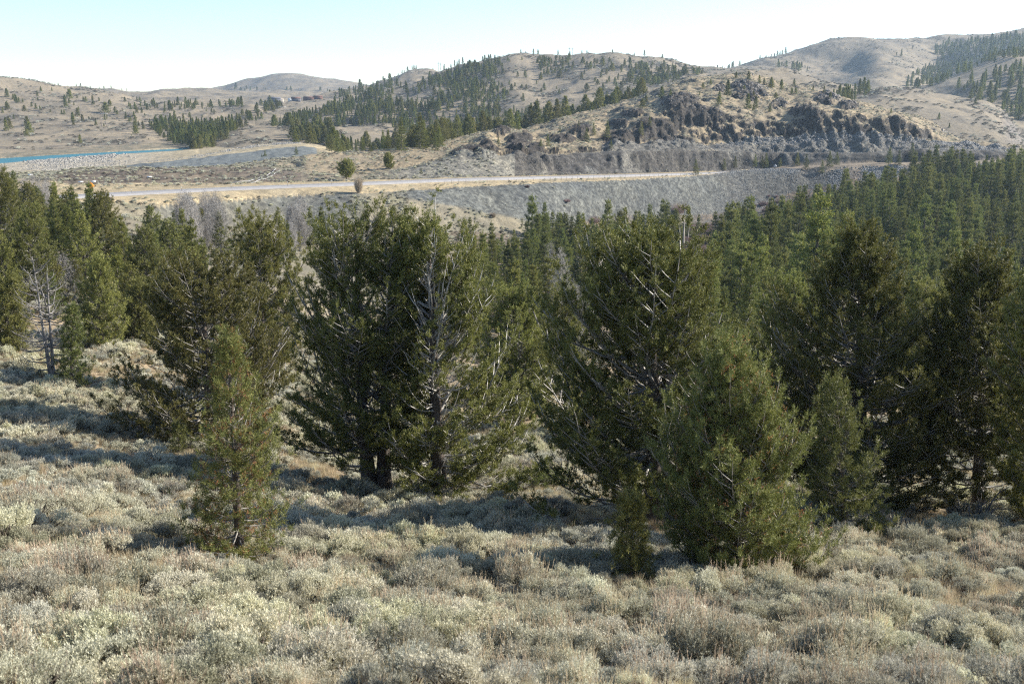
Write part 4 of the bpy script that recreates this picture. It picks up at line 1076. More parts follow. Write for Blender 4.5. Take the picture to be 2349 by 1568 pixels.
add_fill(fill([(668, 325), (680, 305), (720, 300), (765, 305), (765, 338), (700, 335)], 560, 900, 8, 12), 8, 12, WID, 'knoll', 12)
add_fill(fill([(750, 350), (760, 325), (860, 335), (905, 330), (1010, 318), (1010, 345), (900, 350), (800, 352)], 420, 700, 8.5, 13, hidden_ok=0.012), 8, 11, WID + NAR, 'knoll', 13)
add_fill(fill([(2100, 170), (2150, 150), (2143, 108), (2200, 98), (2295, 88), (2360, 80), (2500, 80), (2500, 125), (2349, 133), (2313, 136), (2258, 150), (2200, 174), (2143, 204), (2070, 203)], 1100, 2080, 9, 14), 7, 11, NAR, 'highwood', 14)
add_fill(fill([(1735, 168), (1790, 148), (1860, 158), (1830, 172)], 1100, 2080, 13, 15), 7, 11, NAR, 'highwood', 15)
add_fill(fill([(2190, 205), (2290, 165), (2500, 150), (2500, 300), (2330, 275), (2240, 235)], 850, 1250, 9.5, 16), 9, 12, NAR, 'highwood', 16)
add_fill(fill([(1895, 228), (1950, 212), (1995, 206), (1985, 225), (1940, 238)], 700, 1100, 9, 17, hidden_ok=0.01), 8, 11, NAR, 'highwood', 17)
add_fill(fill([(465, 218), (560, 200), (640, 205), (700, 205), (780, 212), (700, 222), (560, 220)], 2500, 3300, 24, 18), 7, 12, WID, 'farhill', 18)
add_fill(fill([(752, 226), (850, 203), (905, 184), (915, 200), (850, 216), (790, 226)], 1300, 2300, 15, 19, hidden_ok=0.01), 9, 13, NAR, 'farhill', 19)
add_fill(fill([(0, 200), (200, 205), (330, 245), (420, 250), (320, 330), (100, 330), (0, 330)], 620, 1400, 45, 20), 6, 10, WID, 'lakehill', 20)
add_fill(fill([(1850, 340), (1900, 250), (2100, 270), (2260, 330), (2200, 300), (1700, 170), (1500, 220), (1450, 250)], 540, 720, 26, 21), 3, 6, WID, 'rockyhill', 21)
# trees along the shoulder behind the rocky hill and on far crests
r_ = np.random.default_rng(77)
for px in np.arange(935, 1480, 6.0):
    yc_ = float(np.interp(float(azi(px, 300)), A, Rl[3][0])) + r_.uniform(-6, 60)
    x_ = float(azi(px, 300)) * yc_; cand.append((x_, yc_, float(zat(x_, yc_)) - .1, r_.uniform(8, 13.5), int(r_.choice(WID + [5, 6])), 'shoulder'))
for (p0, p1, st, hh, lay) in ((1642, 1800, 5, 13, Gl[2]), (1000, 1140, 7, 9, El[2]), (1180, 1420, 14, 8, El[2]), (0, 290, 9, 6, A2l[1]), (880, 960, 7, 8, Kl[1]), (1430, 1560, 22, 8, El[2])):
    for px in np.arange(p0, p1, st):
        if r_.random() < 0.35: continue
        px = px + r_.uniform(-3, 3); a_ = float(azi(px, 180)); yc_ = float(np.interp(a_, A, lay[0])) + r_.uniform(-14, 12)
        cand.append((a_ * yc_, yc_, float(zat(a_ * yc_, yc_)) - .1, r_.uniform(.5, 1.1) * hh, int(r_.choice(NAR)), 'crest'))

# single trees read off the photograph: foot pixel, height in pixels, kind
SOLO = []
for X, Y_, h in [(265, 1000, 100), (445, 960, 70), (515, 945, 75), (640, 940, 80), (710, 945, 90), (800, 940, 55), (910, 930, 80), (965, 955, 95), (1065, 980, 80), (1115, 940, 100), (1160, 930, 80), (1490, 920, 105), (1550, 930, 95), (1635, 900, 110), (1700, 950, 100), (685, 950, 70)]:
    SOLO.append((1500 + X / 2.768, 42.4 + Y_ / 2.768, h / 2.768, 2, 440, 'roadside'))
for X, Y_, h in [(465, 495, 100), (595, 575, 95), (645, 570, 75), (630, 585, 35), (735, 595, 50), (745, 440, 65), (810, 450, 60), (890, 430, 45), (875, 480, 40), (670, 410, 50), (600, 385, 50), (50, 500, 70), (105, 490, 40), (360, 420, 35), (1080, 470, 40), (290, 485, 20), (700, 420, 40), (1010, 460, 30), (1810, 640, 40), (1875, 695, 30), (1505, 600, 30), (2040, 545, 40)]:
    SOLO.append((1500 + X / 2.768, 42.4 + Y_ / 2.768, h / 2.768, 2 if h > 60 else 4, 500, 'rockyhill'))
for X, Y_, h in [(465, 905, 25), (560, 985, 40), (1050, 805, 55), (1320, 810, 50), (1365, 810, 75), (1610, 785, 90), (1655, 740, 80), (1740, 760, 105), (1765, 810, 60), (1955, 740, 85), (2010, 680, 65), (1440, 720, 40), (1560, 680, 35)]:
    SOLO.append((764 + X / 2.768, 42.4 + Y_ / 2.768, h / 2.768, 5 if X in (85, 355) else (2 if h > 50 else 4), 317 if Y_ > 930 else 330, 'rockyhill'))
for X, Y_, h in [(1570, 245, 50), (1540, 240, 25), (1455, 200, 15), (1290, 180, 20), (1380, 150, 12), (1640, 195, 20)]:
    SOLO.append((1500 + X / 2.768, 42.4 + Y_ / 2.768, h / 2.768, 3, 1100, 'baldhill'))
for X, Y_, h in [(18, 600, 35), (35, 655, 30), (55, 655, 35), (88, 640, 30), (85, 515, 35), (100, 525, 45), (120, 530, 30), (145, 535, 25), (200, 560, 30), (228, 575, 35), (255, 580, 25), (330, 460, 25), (320, 595, 20), (410, 530, 45), (440, 540, 30), (392, 610, 30), (408, 610, 32), (460, 640, 40), (500, 580, 20), (525, 655, 45), (565, 640, 20), (610, 680, 40), (583, 640, 15), (660, 685, 20), (545, 530, 35), (530, 525, 30), (490, 505, 20), (630, 525, 25), (690, 540, 20), (730, 600, 40), (745, 610, 30), (800, 640, 45), (830, 650, 30), (850, 620, 30), (860, 665, 50), (880, 680, 30), (905, 680, 30), (900, 600, 35), (920, 620, 20), (780, 590, 15), (990, 640, 30), (1015, 640, 25), (1040, 600, 15), (1345, 600, 30), (1360, 600, 25), (1310, 590, 20), (1205, 630, 35), (1285, 630, 20), (835, 750, 15), (945, 770, 12), (795, 530, 30), (820, 560, 30), (870, 520, 25), (890, 530, 30), (965, 545, 30), (470, 550, 20), (240, 520, 20), (1580, 620, 30), (1660, 640, 45), (1640, 640, 35), (1625, 650, 30), (1790, 560, 25)]:
    SOLO.append((X / 2.768, 42.4 + Y_ / 2.768, h / 2.768, 7 if X % 2 else 4, 560, 'lakehill'))
SOLO += [(680, 355, 20, 2, 380, 'plateau'), (608, 358, 14, 4, 380, 'plateau'), (601, 360, 8, 4, 380, 'plateau')]
for px, pyb, pyt, kd, ym in [(96, 520, 428, 5, 140), (133, 530, 416, 2, 140), (163, 540, 439, 7, 130), (182, 545, 443, 4, 130), (210, 520, 434, 2, 150), (246, 545, 434, 6, 140), (276, 630, 501, 2, 95), (171, 640, 470, 2, 85), (198, 655, 483, 7, 80),
                             (358, 590, 472, 5, 110), (39, 470, 390, 2, 160), (143, 620, 501, 4, 100), (98, 600, 462, 2, 110), (49, 610, 477, 7, 110), (16, 640, 504, 4, 90), (120, 700, 560, 7, 75), (20, 700, 520, 5, 80), (60, 680, 540, 2, 80),
                             (511, 590, 483, 0, 170), (650, 600, 492, 2, 170), (665, 610, 510, 1, 160), (716, 560, 476, 4, 180), (742, 560, 474, 4, 180), (424, 545, 489, 4, 190), (401, 540, 481, 4, 190), (470, 560, 477, 5, 180), (385, 620, 520, 6, 130), (455, 640, 560, 7, 120),
                             (1235, 548, 493, 2, 230), (1258, 556, 496, 2, 230), (1295, 575, 489, 7, 220), (1336, 580, 488, 2, 220), (1423, 560, 482, 6, 230), (1492, 560, 467, 2, 250), (1530, 562, 462, 0, 250), (1547, 568, 479, 5, 250), (1576, 548, 473, 2, 270), (1600, 545, 492, 4, 280), (1662, 545, 467, 0, 280), (1640, 548, 485, 4, 280), (1082, 570, 496, 0, 220), (1700, 560, 470, 1, 280),
                             (905, 520, 472, 6, 200), (930, 540, 488, 2, 200), (1270, 700, 560, 0, 140), (1290, 720, 590, 2, 130), (1225, 640, 520, 1, 170)]:
    SOLO.append((px, pyb, pyb - pyt, kd, ym, 'edge'))
solo_pts = []
for px, py, hp, kd, ymin, reg_ in SOLO:
    p_ = ground(px, py, ymin)
    h_ = (float(slope(py - hp)) - float(slope(py))) * p_[1]
    if p_[1] > 3300 or h_ > 22 or h_ < 0.8:
        print('solo?', px, py, hp, p_, h_); continue
    solo_pts.append((p_[0], p_[1], p_[2] - .1, h_, kd, reg_))

# ---- which of them show, and how large: paint silhouettes far to near
IW, IH = 1024, 683
ks = IW / 2349


def visible(items):
    """items: (y, pxc, half width px, py_top, py_bottom, hidden below this py); returns painted pixels of each"""
    buf = np.full((IH, IW), -1, np.int32)
    allit = [(it[0], 'i', i, it) for i, it in enumerate(items)] + [(o_[0], 'o', -1, o_) for o_ in OCC]
    allit.sort(key=lambda q: -q[0])
    for y_, ty, i, it in allit:
        if ty == 'o':
            _, l, r2, t_, b_ = it
            buf[max(0, int(t_ * ks)):max(0, int(b_ * ks)), max(0, int(l * ks)):max(0, int(r2 * ks))] = -1
            continue
        _, pc, hw, pt, pb, hid = it
        pb2 = min(pb, hid)
        t_ = int(pt * ks); b_ = int(pb2 * ks)
        for row in range(max(0, t_), min(IH, b_ + 1)):
            wv_ = hw * min(1.0, 0.15 + (row / ks - pt) / max(pb - pt, 1))
            l = int((pc - wv_) * ks); r2 = int((pc + wv_) * ks) + 1
            if r2 <= 0 or l >= IW: continue
            buf[row, max(0, l):min(IW, r2)] = i
    cnt = np.bincount(buf[buf >= 0], minlength=len(items))
    return cnt, buf


cand = np.array(cand, dtype=object)


def tree_items(cs):
    out = []
    for c in cs:
        x, y, z, h, kd, _ = c
        pt = float(py_of((z + h) / y)); pb = float(py_of(z / y)); pc = float(px_of(x / y, pb))
        hid = float(py_of(HOR[max(0, np.searchsorted(YR, y) - 2), int(col_of(x / y))]))
        out.append((y, pc, CONE[kd][1] / CONE[kd][0] * h * F / y * 0.95, pt, pb, hid))
    return out


allc = [tuple(c) for c in solo_pts] + [tuple(c) for c in cand]
cnt, _b = visible(tree_items(allc))
nsolo = len(solo_pts)
score = cnt.astype(float); score[:nsolo] += (cnt[:nsolo] > 0) * 6
order_ = np.argsort(-score)
chosen = [i for i in order_[:300] if score[i] > 0]
chs = set(chosen)
print('trees', len(allc), 'in view', int((cnt > 0).sum()), 'chosen', len(chosen), 'smallest', cnt[chosen[-1]])


def near_tree_words(px, py, y):
    return ''


SIZE = lambda h: 'small' if h < 6 else ('medium' if h < 9 else 'tall')
KINDW = {0: 'narrow', 1: 'slender', 2: 'conical', 3: 'thin high-crowned', 4: 'pointed', 5: 'rounded', 6: 'broad round-headed', 7: 'bushy'}


def place_words(px, py, y, reg_):
    """where the foot or visible top of a tree is, by things one can find"""
    if reg_ == 'roadside': return 'on the road edge below the lower rock ledge, ' + ('by the small grey sign' if 1740 < px < 1800 else 'where the road bends out of sight' if px < 1700 else 'above the shaded scree' if px < 1960 else 'next to the valley forest')
    if reg_ == 'rockyhill':
        if px < 820: return 'alone beside the road, next to the tan bare bush'
        if px < 1000: return 'on the tan slope just above the road'
        if px < 1300: return 'among the first dark outcrops of the rocky hill'
        if px < 1500: return 'on the flank of the rocky hill above the ledge'
        if px < 1700: return 'on top of the rocky hill above the dark cliff'
        if px < 1850: return 'by the dark outcrop on the crest of the rocky hill'
        return 'on the tan slope falling behind the dark cliff'
    if reg_ == 'baldhill': return 'on the sunlit bowl of the high bald hill'
    if reg_ == 'plateau': return 'at the edge of the smooth grey bank'
    if reg_ == 'lakehill':
        b = 'low' if py > 265 else 'halfway up' if py > 235 else 'high'
        c = 'at the frame edge' if px < 60 else 'above the middle of the lake arm' if px < 170 else 'above the head of the lake' if px < 260 else 'toward the lakeside wood' if px < 400 else 'beyond the lakeside wood'
        return b + ' on the pale hill, ' + c
    if reg_ == 'leftwood' or (reg_ == 'edge' and px < 480):
        c = 'below the lake' if px < 70 else 'above the grey snag' if px < 150 else 'below the orange sign' if px < 260 else 'beside the bare aspens'
        return 'in the open wood ' + c + (', front rank' if y < 110 else ', middle rank' if y < 150 else ', back rank')
    if reg_ == 'creek' or reg_ == 'edge':
        c = 'above the broad dark pine' if px < 700 else 'over the middle pair of pines' if px < 1040 else 'between the middle pair and the broad pine' if px < 1290 else 'over the broad pine' if px < 1590 else 'by the purple willows'
        return 'along the creek ' + c + (', near the scree foot' if y > 240 else ', back row' if y > 200 else ', front row')
    if reg_ == 'valley':
        c = 'by the purple willows' if px < 1720 else 'over the broad pine shoulder' if px < 1850 else 'over the ragged-topped pine' if px < 2040 else 'between the ragged-topped and shaded pines' if px < 2200 else 'at the frame edge'
        d = 'nearest rank' if y < 180 else 'second rank' if y < 230 else 'middle rank' if y < 300 else 'far rank' if y < 390 else 'last rank under the rock ledge'
        return 'in the valley forest ' + c + ', ' + d
    if reg_ == 'shoulder':
        return 'on the shoulder behind the rocky hill, ' + ('lower end' if px < 1100 else 'middle' if px < 1300 else 'upper end')
    if reg_ == 'knoll':
        return 'by the low knoll ' + ('at the lake end' if px < 560 else 'behind the tan plateau' if px < 770 else 'beside the meadow')
    if reg_ == 'hillwood':
        return 'on the wooded hill, ' + ('its low tail' if px < 850 else 'its shaded flank' if px < 1150 else 'below its crest' if px < 1400 else 'its far dip')
    if reg_ == 'lakewood': return 'in the dense wood at the head of the lake'
    if reg_ == 'highwood': return 'in the high wood under the skyline'
    if reg_ == 'crest': return 'on the skyline ridge ' + ('of the long low hill' if px < 300 else 'of the wooded hill' if px < 1500 else 'of the high hill')
    return 'on the far hills'


GROUPS = {'valley': 'conifers of the valley forest', 'creek': 'conifers along the creek', 'edge': 'conifers at the edge of the scree', 'leftwood': 'conifers of the open wood below the lake', 'roadside': 'conifers on the road edge',
          'rockyhill': 'trees on the rocky hill', 'baldhill': 'trees on the bald hill', 'plateau': 'trees by the grey bank', 'lakehill': 'trees dotted over the pale hill', 'shoulder': 'trees on the shoulder behind the rocky hill',
          'knoll': 'trees by the knoll', 'hillwood': 'trees on the wooded hill', 'lakewood': 'trees at the head of the lake', 'highwood': 'trees of the high wood', 'crest': 'trees on the skyline', 'farleft': 'trees of the far hills', 'farhill': 'trees of the far hills'}


def art(s_): return s_


r_ = np.random.default_rng(5)
rest = []
from collections import defaultdict
byplace = defaultdict(list)
for i, c in enumerate(allc):
    if i not in chs:
        if i >= nsolo or cnt[i] == 0: rest.append(c)
        else: rest.append(c)
        continue
    x, y, z, h, kd, reg_ = c
    pb = float(py_of(z / y)); pc = float(px_of(x / y, pb))
    byplace[place_words(pc, pb, y, reg_)].append((pc, c))
todo = []
for place, lst in byplace.items():
    lst.sort(key=lambda q: q[0])
    hs = [q[1][3] for q in lst]
    for j, (pc, c) in enumerate(lst):
        h, kd = c[3], c[4]
        rank = 'tallest' if h == max(hs) and len(lst) > 2 else 'shortest' if h == min(hs) and len(lst) > 3 else SIZE(h)
        todo.append([pc, c, '%s %s conifer %s' % (rank, KINDW[kd], place)])
ORD = ['first', 'second', 'third', 'fourth', 'fifth', 'sixth', 'seventh', 'eighth', 'ninth', 'tenth']
bylab = defaultdict(list)
for t_ in todo: bylab[t_[2]].append(t_)
for lab, ts in bylab.items():
    if len(ts) > 1:
        ts.sort(key=lambda q: q[0])
        for j, t_ in enumerate(ts):
            if j < 10: t_[2] = ' '.join(lab.split()[:13]).rstrip(',') + ', %s from left' % ORD[j]
    else: ts[0][2] = ' '.join(lab.split()[:16]).rstrip(',')
for pc, c, lab in todo:
    x, y, z, h, kd, reg_ = c
    lod = CONE[kd] if y < 520 else FARC[{0: 0, 1: 1, 2: 2, 3: 1, 4: 2, 5: 3, 6: 4, 7: 3}[kd]]
    o = link('conifer_tree', None, loc=(x, y, z), label=lab, category='conifer', group=GROUPS['creek' if 'along the creek' in lab else 'leftwood' if 'in the open wood' in lab else reg_])
    k_ = h / lod[0]; wd = r_.uniform(0.88, 1.15)
    o.scale = (k_ * wd, k_ * wd, k_); o.rotation_euler = (r_.normal(0, .02), r_.normal(0, .02), r_.uniform(0, 6.28))
    link('trunk', lod[2][0], o); link('crown', lod[2][1], o)
for nm, cond, meshes, kmap, lab in (('forest', lambda c: c[1] < 520, CONE_MERGED, None, 'remaining conifers massed in the valley forest behind the front trees'),
                                    ('forest', lambda c: c[1] >= 520, FAR_MERGED, {0: 0, 1: 1, 2: 2, 3: 1, 4: 2, 5: 3, 6: 4, 7: 3}, 'far woods spread over the hills beyond the road')):
    cs = [c for c in rest if cond(c)]
    n = len(cs)
    if not n: continue
    kk = np.array([kmap[c[4]] if kmap else c[4] for c in cs])
    src = FARC if kmap else CONE
    sc_ = np.array([c[3] for c in cs]) / np.array([src[k][0] for k in kk])
    wd = r_.uniform(0.88, 1.15, n)
    scatter(nm, np.array([[c[0], c[1], c[2]] for c in cs]), np.stack([r_.normal(0, .02, n), r_.normal(0, .02, n), r_.uniform(0, 6.28, n)], 1), np.stack([sc_ * wd, sc_ * wd, sc_], 1), kk, meshes, lab)
    print(nm, n)
print('forests', time.time() - T0)


# ------------------------------------------------------------------ sagebrush
def sage_bush(seed, Rr, Hh, nspr, m, bl, bw, leafm, stalks=0, open_=0.0, stems=22):
    r = np.random.default_rng(seed)
    nl = 12
    la = np.arange(nl) * 6.283 / nl + r.uniform(-.4, .4, nl); lr = Rr * r.uniform(0.05, 1.0, nl) ** 0.7; lr[0] *= 0.2
    LC = np.stack([lr * np.cos(la), lr * np.sin(la), Hh * r.uniform(0.38, 0.78, nl) * (1 - 0.4 * (lr / Rr) ** 2)], 1); LR = Rr * r.uniform(0.20, 0.36, nl)
    S_ = MB()
    tips = []
    for i in range(stems):
        k = i % nl
        d = unit(np.append(r.normal(0, .8, 2), r.uniform(0.1, 1.2)))
        e = LC[k] + d * LR[k] * 0.75
        mid = np.array([LC[k][0] * 0.55, LC[k][1] * 0.55, LC[k][2] * 0.45]) + r.normal(0, 0.05, 3)
        b0 = np.array([*(r.normal(0, 0.04, 2)), -0.12])
        P = np.stack([b0, b0 * .4 + mid * .6 + r.normal(0, .02, 3), mid * .5 + e * .5 + r.normal(0, .03, 3), e])
        S_.tube(P, [0.022, 0.015, 0.009, 0.003], 4, False)
        for j in range(3):
            e2 = e + unit(r.normal(size=3) + [0, 0, .8]) * LR[k] * 0.5
            S_.tube(np.stack([P[2], (P[2] + e2) / 2 + r.normal(0, .02, 3), e2]), [0.008, 0.005, 0.002], 3, False)
    kk = r.integers(0, nl, nspr)
    d = unit(r.normal(size=(nspr, 3)) * [1, 1, 0.8] + [0, 0, 0.55])
    d[:, 2] = np.where(d[:, 2] < -0.2, -d[:, 2] * .5, d[:, 2])
    P = LC[kk] + d * LR[kk, None] * (0.45 + 0.75 * r.random((nspr, 1)))
    P = P[P[:, 2] > 0.06]; n = len(P)
    out_ = unit(P - np.array([0, 0, Hh * 0.25])); D = unit(out_ * 0.45 + [0, 0, 0.95] + r.normal(0, .28, (n, 3)))
    V, q = blades(P, D, np.full(n, bl * 1.5) * r.uniform(.7, 1.4, n), m, bl, bw, r, spread=0.55, upk=0.15)
    mats = [M[leafm], M['sagestem'], M['stalk']]
    parts_v = [V]; parts_q = [q]; mi = [np.zeros(len(q))]
    stalkV = None
    if stalks:
        kk = r.integers(0, nl, stalks)
        dd = unit(r.normal(size=(stalks, 3)) * [.8, .8, .3] + [0, 0, 1.0]); p0 = LC[kk] + dd * LR[kk, None] * .9
        D = unit(dd * 0.35 + [0, 0, 1.0] + r.normal(0, .1, (stalks, 3)))
        ln = r.uniform(0.14, 0.30, stalks)
        V2, q2 = blades(p0 + D * ln[:, None] * 0.25, D, ln * 0.8, 7, 0.05, 0.011, r, spread=0.2, upk=0.2)
        V3, q3 = blades(p0, D, np.full(stalks, .001), 1, 0.30, 0.008, r, spread=0.02, upk=0.0)
        stalkV = (np.concatenate([V2, V3]), np.concatenate([q2, q3 + len(V2)]))
        parts_q.append(stalkV[1] + len(V)); parts_v.append(stalkV[0]); mi.append(np.full(len(stalkV[1]), 1))
    fol = mesh_np('sage_foliage', np.concatenate(parts_v), np.concatenate(parts_q), [M[leafm], M['stalk']], np.concatenate(mi))
    st = S_.mesh('sage_stems', [M['sagestem']])
    return fol, st


SAGE = []
SG = [(0.52, 0.62, 'sage', 0, 0, 'dense silvery'), (0.60, 0.66, 'sage_yellow', 0, 0, 'yellow-green'), (0.48, 0.56, 'sage_blue', 0, 0, 'blue-grey'), (0.56, 0.64, 'sage', 46, 0, 'silvery tan-stalked'),
      (0.52, 0.60, 'sage_yellow', 34, 0, 'yellowish tan-stalked'), (0.62, 0.70, 'sage_blue', 26, 0, 'wide blue-grey'), (0.50, 0.56, 'sage', 12, 1, 'open woody'), (0.66, 0.60, 'sage', 8, 0, 'spreading silvery')]
for i_, (Rr, Hh, mt, stk, op, wd_) in enumerate(SG):
    near = sage_bush(400 + i_, Rr, Hh, 900 if op else 1800, 8, 0.036, 0.0105, mt, stk * 2, op, 46 if op else 26)
    mid = sage_bush(430 + i_, Rr, Hh, 400 if op else 800, 6, 0.056, 0.023, mt, stk, op, 24 if op else 14)
    SAGE.append((Rr, Hh, near, mid, merge_mesh('sage_near', near), merge_mesh('sage_mid', mid)))
print('sage kinds', time.time() - T0)

TR = np.array([[o.location.x, o.location.y] for o in C.objects if o.name.startswith('pine_tree')])
r_ = np.random.default_rng(9)
bp = []
for (Y0, Y1, spc) in ((10.2, 30, 0.56), (30, 60, 0.68), (60, 135, 1.15)):
    gx_, gy_ = np.meshgrid(np.arange(-0.72 * Y1, 0.74 * Y1, spc), np.arange(Y0, Y1, spc))
    x = gx_.ravel() + r_.uniform(-.5, .5, gx_.size) * spc; y = gy_.ravel() + r_.uniform(-.5, .5, gx_.size) * spc
    k = (np.abs(x / y) < 0.74) & (y > 5)
    x = x[k]; y = y[k]
    dn = fbm(x / 5.0, y / 5.0, 3, 500)
    k = r_.random(len(x)) < np.clip(0.86 + 1.3 * dn, 0.25, 1.0)
    dmin = np.min(np.hypot(x[:, None] - TR[None, :, 0], y[:, None] - TR[None, :, 1]), 1)
    k &= dmin > 0.75
    for (tx_, ty_) in TR[:8]:
        k &= ~((np.abs(x - tx_) < 0.9) & (y < ty_) & (y > ty_ - 1.6) & (r_.random(len(x)) < 0.8))
    # bare sandy clearings
    px, py = project(x, y, zat(x, y))
    for (cx_, cy_, rx_, ry_) in ((1360, 1195, 95, 14), (2110, 1200, 60, 14), (760, 1095, 45, 16), (250, 640, 40, 30), (2180, 1180, 60, 16), (40, 1560, 75, 30), (260, 1335, 26, 12), (90, 745, 45, 22)):
        k &= ((px - cx_) / rx_) ** 2 + ((py - cy_) / ry_) ** 2 > 1
    k &= ~((y > 60) & (px > 1000) & (r_.random(len(x)) < 0.6))
    bp.append(np.stack([x[k], y[k]], 1))
bp = np.concatenate(bp)
bz = zat(bp[:, 0], bp[:, 1])
n = len(bp)
pn = fbm(bp[:, 0] / 7, bp[:, 1] / 7, 2, 520)
bk = np.where(pn > 0.16, r_.choice([1, 4, 1, 0], n), np.where(pn < -0.16, r_.choice([2, 5, 6, 2], n), r_.choice([0, 3, 7, 0, 6, 3], n)))
bs = (0.45 + 0.80 * r_.random(n) ** 1.35) * (0.9 + 0.25 * (pn > 0)) * np.where(bp[:, 1] > 60, 1.15, 1.0)
bsz = bs * r_.uniform(0.75, 1.08, n)
brz = r_.uniform(0, 6.283, n)
px, pyb = project(bp[:, 0], bp[:, 1], bz)
_, pyt = project(bp[:, 0], bp[:, 1], bz + np.array([SAGE[k][1] for k in bk]) * bsz * 1.05)
hw = np.array([SAGE[k][0] for k in bk]) * bs * F / bp[:, 1]
items = [(bp[i, 1], px[i], hw[i] * 1.0, pyt[i] - 4, pyb[i], 1e9) for i in range(n)]
cntb, _b = visible(items)
ordb = np.argsort(-cntb)
chb = [i for i in ordb[:300] if cntb[i] > 0]
sc_b = set(chb)
print('sage', n, 'smallest', cntb[chb[-1]])
MARKS = [(550, 1300, 'the slim young pine'), (485, 1000, 'the broad dark pine'), (860, 1125, 'the twin-trunked pine'), (1010, 1145, 'the bleached-limbed pine'), (1450, 1350, 'the dark sapling'), (1690, 1335, 'the bushy pointed pine'),
         (1940, 1250, 'the leaning young pine'), (2240, 1240, 'the grey dead shrub'), (1360, 1195, 'the bare sandy clearing'), (118, 865, 'the grey snag'), (165, 890, 'the small conical pine'), (40, 1540, 'the pale grass patch'), (2349, 1330, 'the frame edge')]


def sage_place(px, py):
    near = min(MARKS, key=lambda m_: math.hypot((px - m_[0]) * 0.8, (py - m_[1])))
    d = math.hypot(px - near[0], py - near[1]); dx = px - near[0]; dy = py - near[1]
    if py > 1490: base = 'at the bottom frame edge'; ex = 'below ' + near[2]
    else:
        sidew = 'in front of' if dy > abs(dx) * 0.7 else 'behind' if dy < -abs(dx) * 0.7 else ('left of' if dx < 0 else 'right of')
        base = sidew + ' ' + near[2]; ex = ''
    dist = 'close ' if d < 110 else '' if d < 260 else 'well ' if d < 420 else 'far '
    return (base + (' ' + ex if ex else '')) if py > 1490 else dist + base


grp = defaultdict(list)
for i in chb: grp[sage_place(px[i], pyb[i])].append(i)
for place, lst in grp.items():
    lst.sort(key=lambda i: px[i])
    big = max(lst, key=lambda i: bs[i]); sm = min(lst, key=lambda i: bs[i])
    nth = ['first', 'second', 'third', 'fourth', 'fifth', 'sixth', 'seventh', 'eighth', 'ninth', 'tenth', 'eleventh', 'twelfth']
    for j, i in enumerate(lst):
        k = bk[i]
        sz = 'largest' if i == big and len(lst) > 2 else 'smallest' if i == sm and len(lst) > 2 else ('big' if bs[i] > 1.1 else 'low' if bs[i] < 0.8 else 'mid-sized')
        lab = '%s %s sagebrush %s' % (sz, SG[k][5], place)
        same = [q for q in lst if bk[q] == k and (('big' if bs[q] > 1.1 else 'low' if bs[q] < 0.8 else 'mid-sized') == sz)]
        if len(same) > 1 and i in same and same.index(i) < 12 and sz not in ('largest', 'smallest'): lab += ', ' + nth[same.index(i)] + ' from left'
        w_ = lab.split(); lab = ' '.join(w_[:16])
        o = link('sagebrush', None, loc=(bp[i, 0], bp[i, 1], bz[i] - .03), label=lab, category='shrub', group='sagebrush bushes covering the near slope')
        o.scale = (bs[i], bs[i], bsz[i]); o.rotation_euler = (r_.normal(0, .08), r_.normal(0, .08), brz[i])
        m_ = SAGE[k][2] if bp[i, 1] < 34 else SAGE[k][3]
        link('foliage', m_[0], o); link('stems', m_[1], o)
rs = np.array([i for i in range(n) if i not in sc_b])
nr_ = rs[bp[rs, 1] < 27]; fr_ = rs[bp[rs, 1] >= 27]
rsel = np.concatenate([nr_, fr_])
scatter('sagebrush_cover', np.stack([bp[rsel, 0], bp[rsel, 1], bz[rsel] - .03], 1), np.stack([r_.normal(0, .08, len(rsel)), r_.normal(0, .08, len(rsel)), brz[rsel]], 1),
        np.stack([bs[rsel], bs[rsel], bsz[rsel]], 1), np.concatenate([bk[nr_], bk[fr_] + 8]), [s_[4] for s_ in SAGE] + [s_[5] for s_ in SAGE], 'smaller sagebrush filling the near slope between the larger bushes')

# dry grass tufts between the bushes
GT = []
for i_ in range(4):
    rg = np.random.default_rng(600 + i_); k_ = 60
    P = np.concatenate([rg.normal(0, .07, (k_, 2)), np.zeros((k_, 1))], 1)
    D = unit(np.concatenate([rg.normal(0, .22, (k_, 2)), np.ones((k_, 1))], 1))
    V, q = blades(P, D, np.full(k_, .01), 2, 0.30, 0.009, rg, spread=0.12, upk=0)
    GT.append(mesh_np('grass_tuft', V, q, [M['drygrass' if i_ < 3 else 'stalk']]))
ng_ = 60000
yy = 9.5 + (r_.random(ng_) ** 0.6) * 70; aa = r_.uniform(-.7, .7, ng_); xx = aa * yy
k = r_.random(ng_) < np.clip(0.5 + 2.0 * fbm(xx / 4, yy / 4, 2, 620), 0.1, 1)
pxg, pyg = project(xx, yy, zat(xx, yy))
xx = xx[k]; yy = yy[k]; n2 = len(xx)
sg_ = r_.uniform(.6, 1.35, n2)
scatter('dry_grass', np.stack([xx, yy, zat(xx, yy) - .02], 1), np.stack([r_.normal(0, .1, n2), r_.normal(0, .1, n2), r_.uniform(0, 6.28, n2)], 1), np.stack([sg_] * 3, 1), r_.integers(0, 4, n2), GT, 'dry straw-coloured grass between the sagebrush')
# pale grass patch at the lower corner
c_ = ground(45, 1540); m_ = 260
xx = c_[0] + r_.normal(0, .8, m_); yy = c_[1] + r_.normal(0, .5, m_); s1 = r_.uniform(.8, 1.5, m_)
scatter('dry_grass', np.stack([xx, yy, zat(xx, yy) - .02], 1), np.stack([r_.normal(0, .2, m_), r_.normal(0, .2, m_), r_.uniform(0, 6.28, m_)], 1), np.stack([s1] * 3, 1), r_.integers(0, 3, m_), GT, 'pale yellow grass patch at the lower corner of the slope')


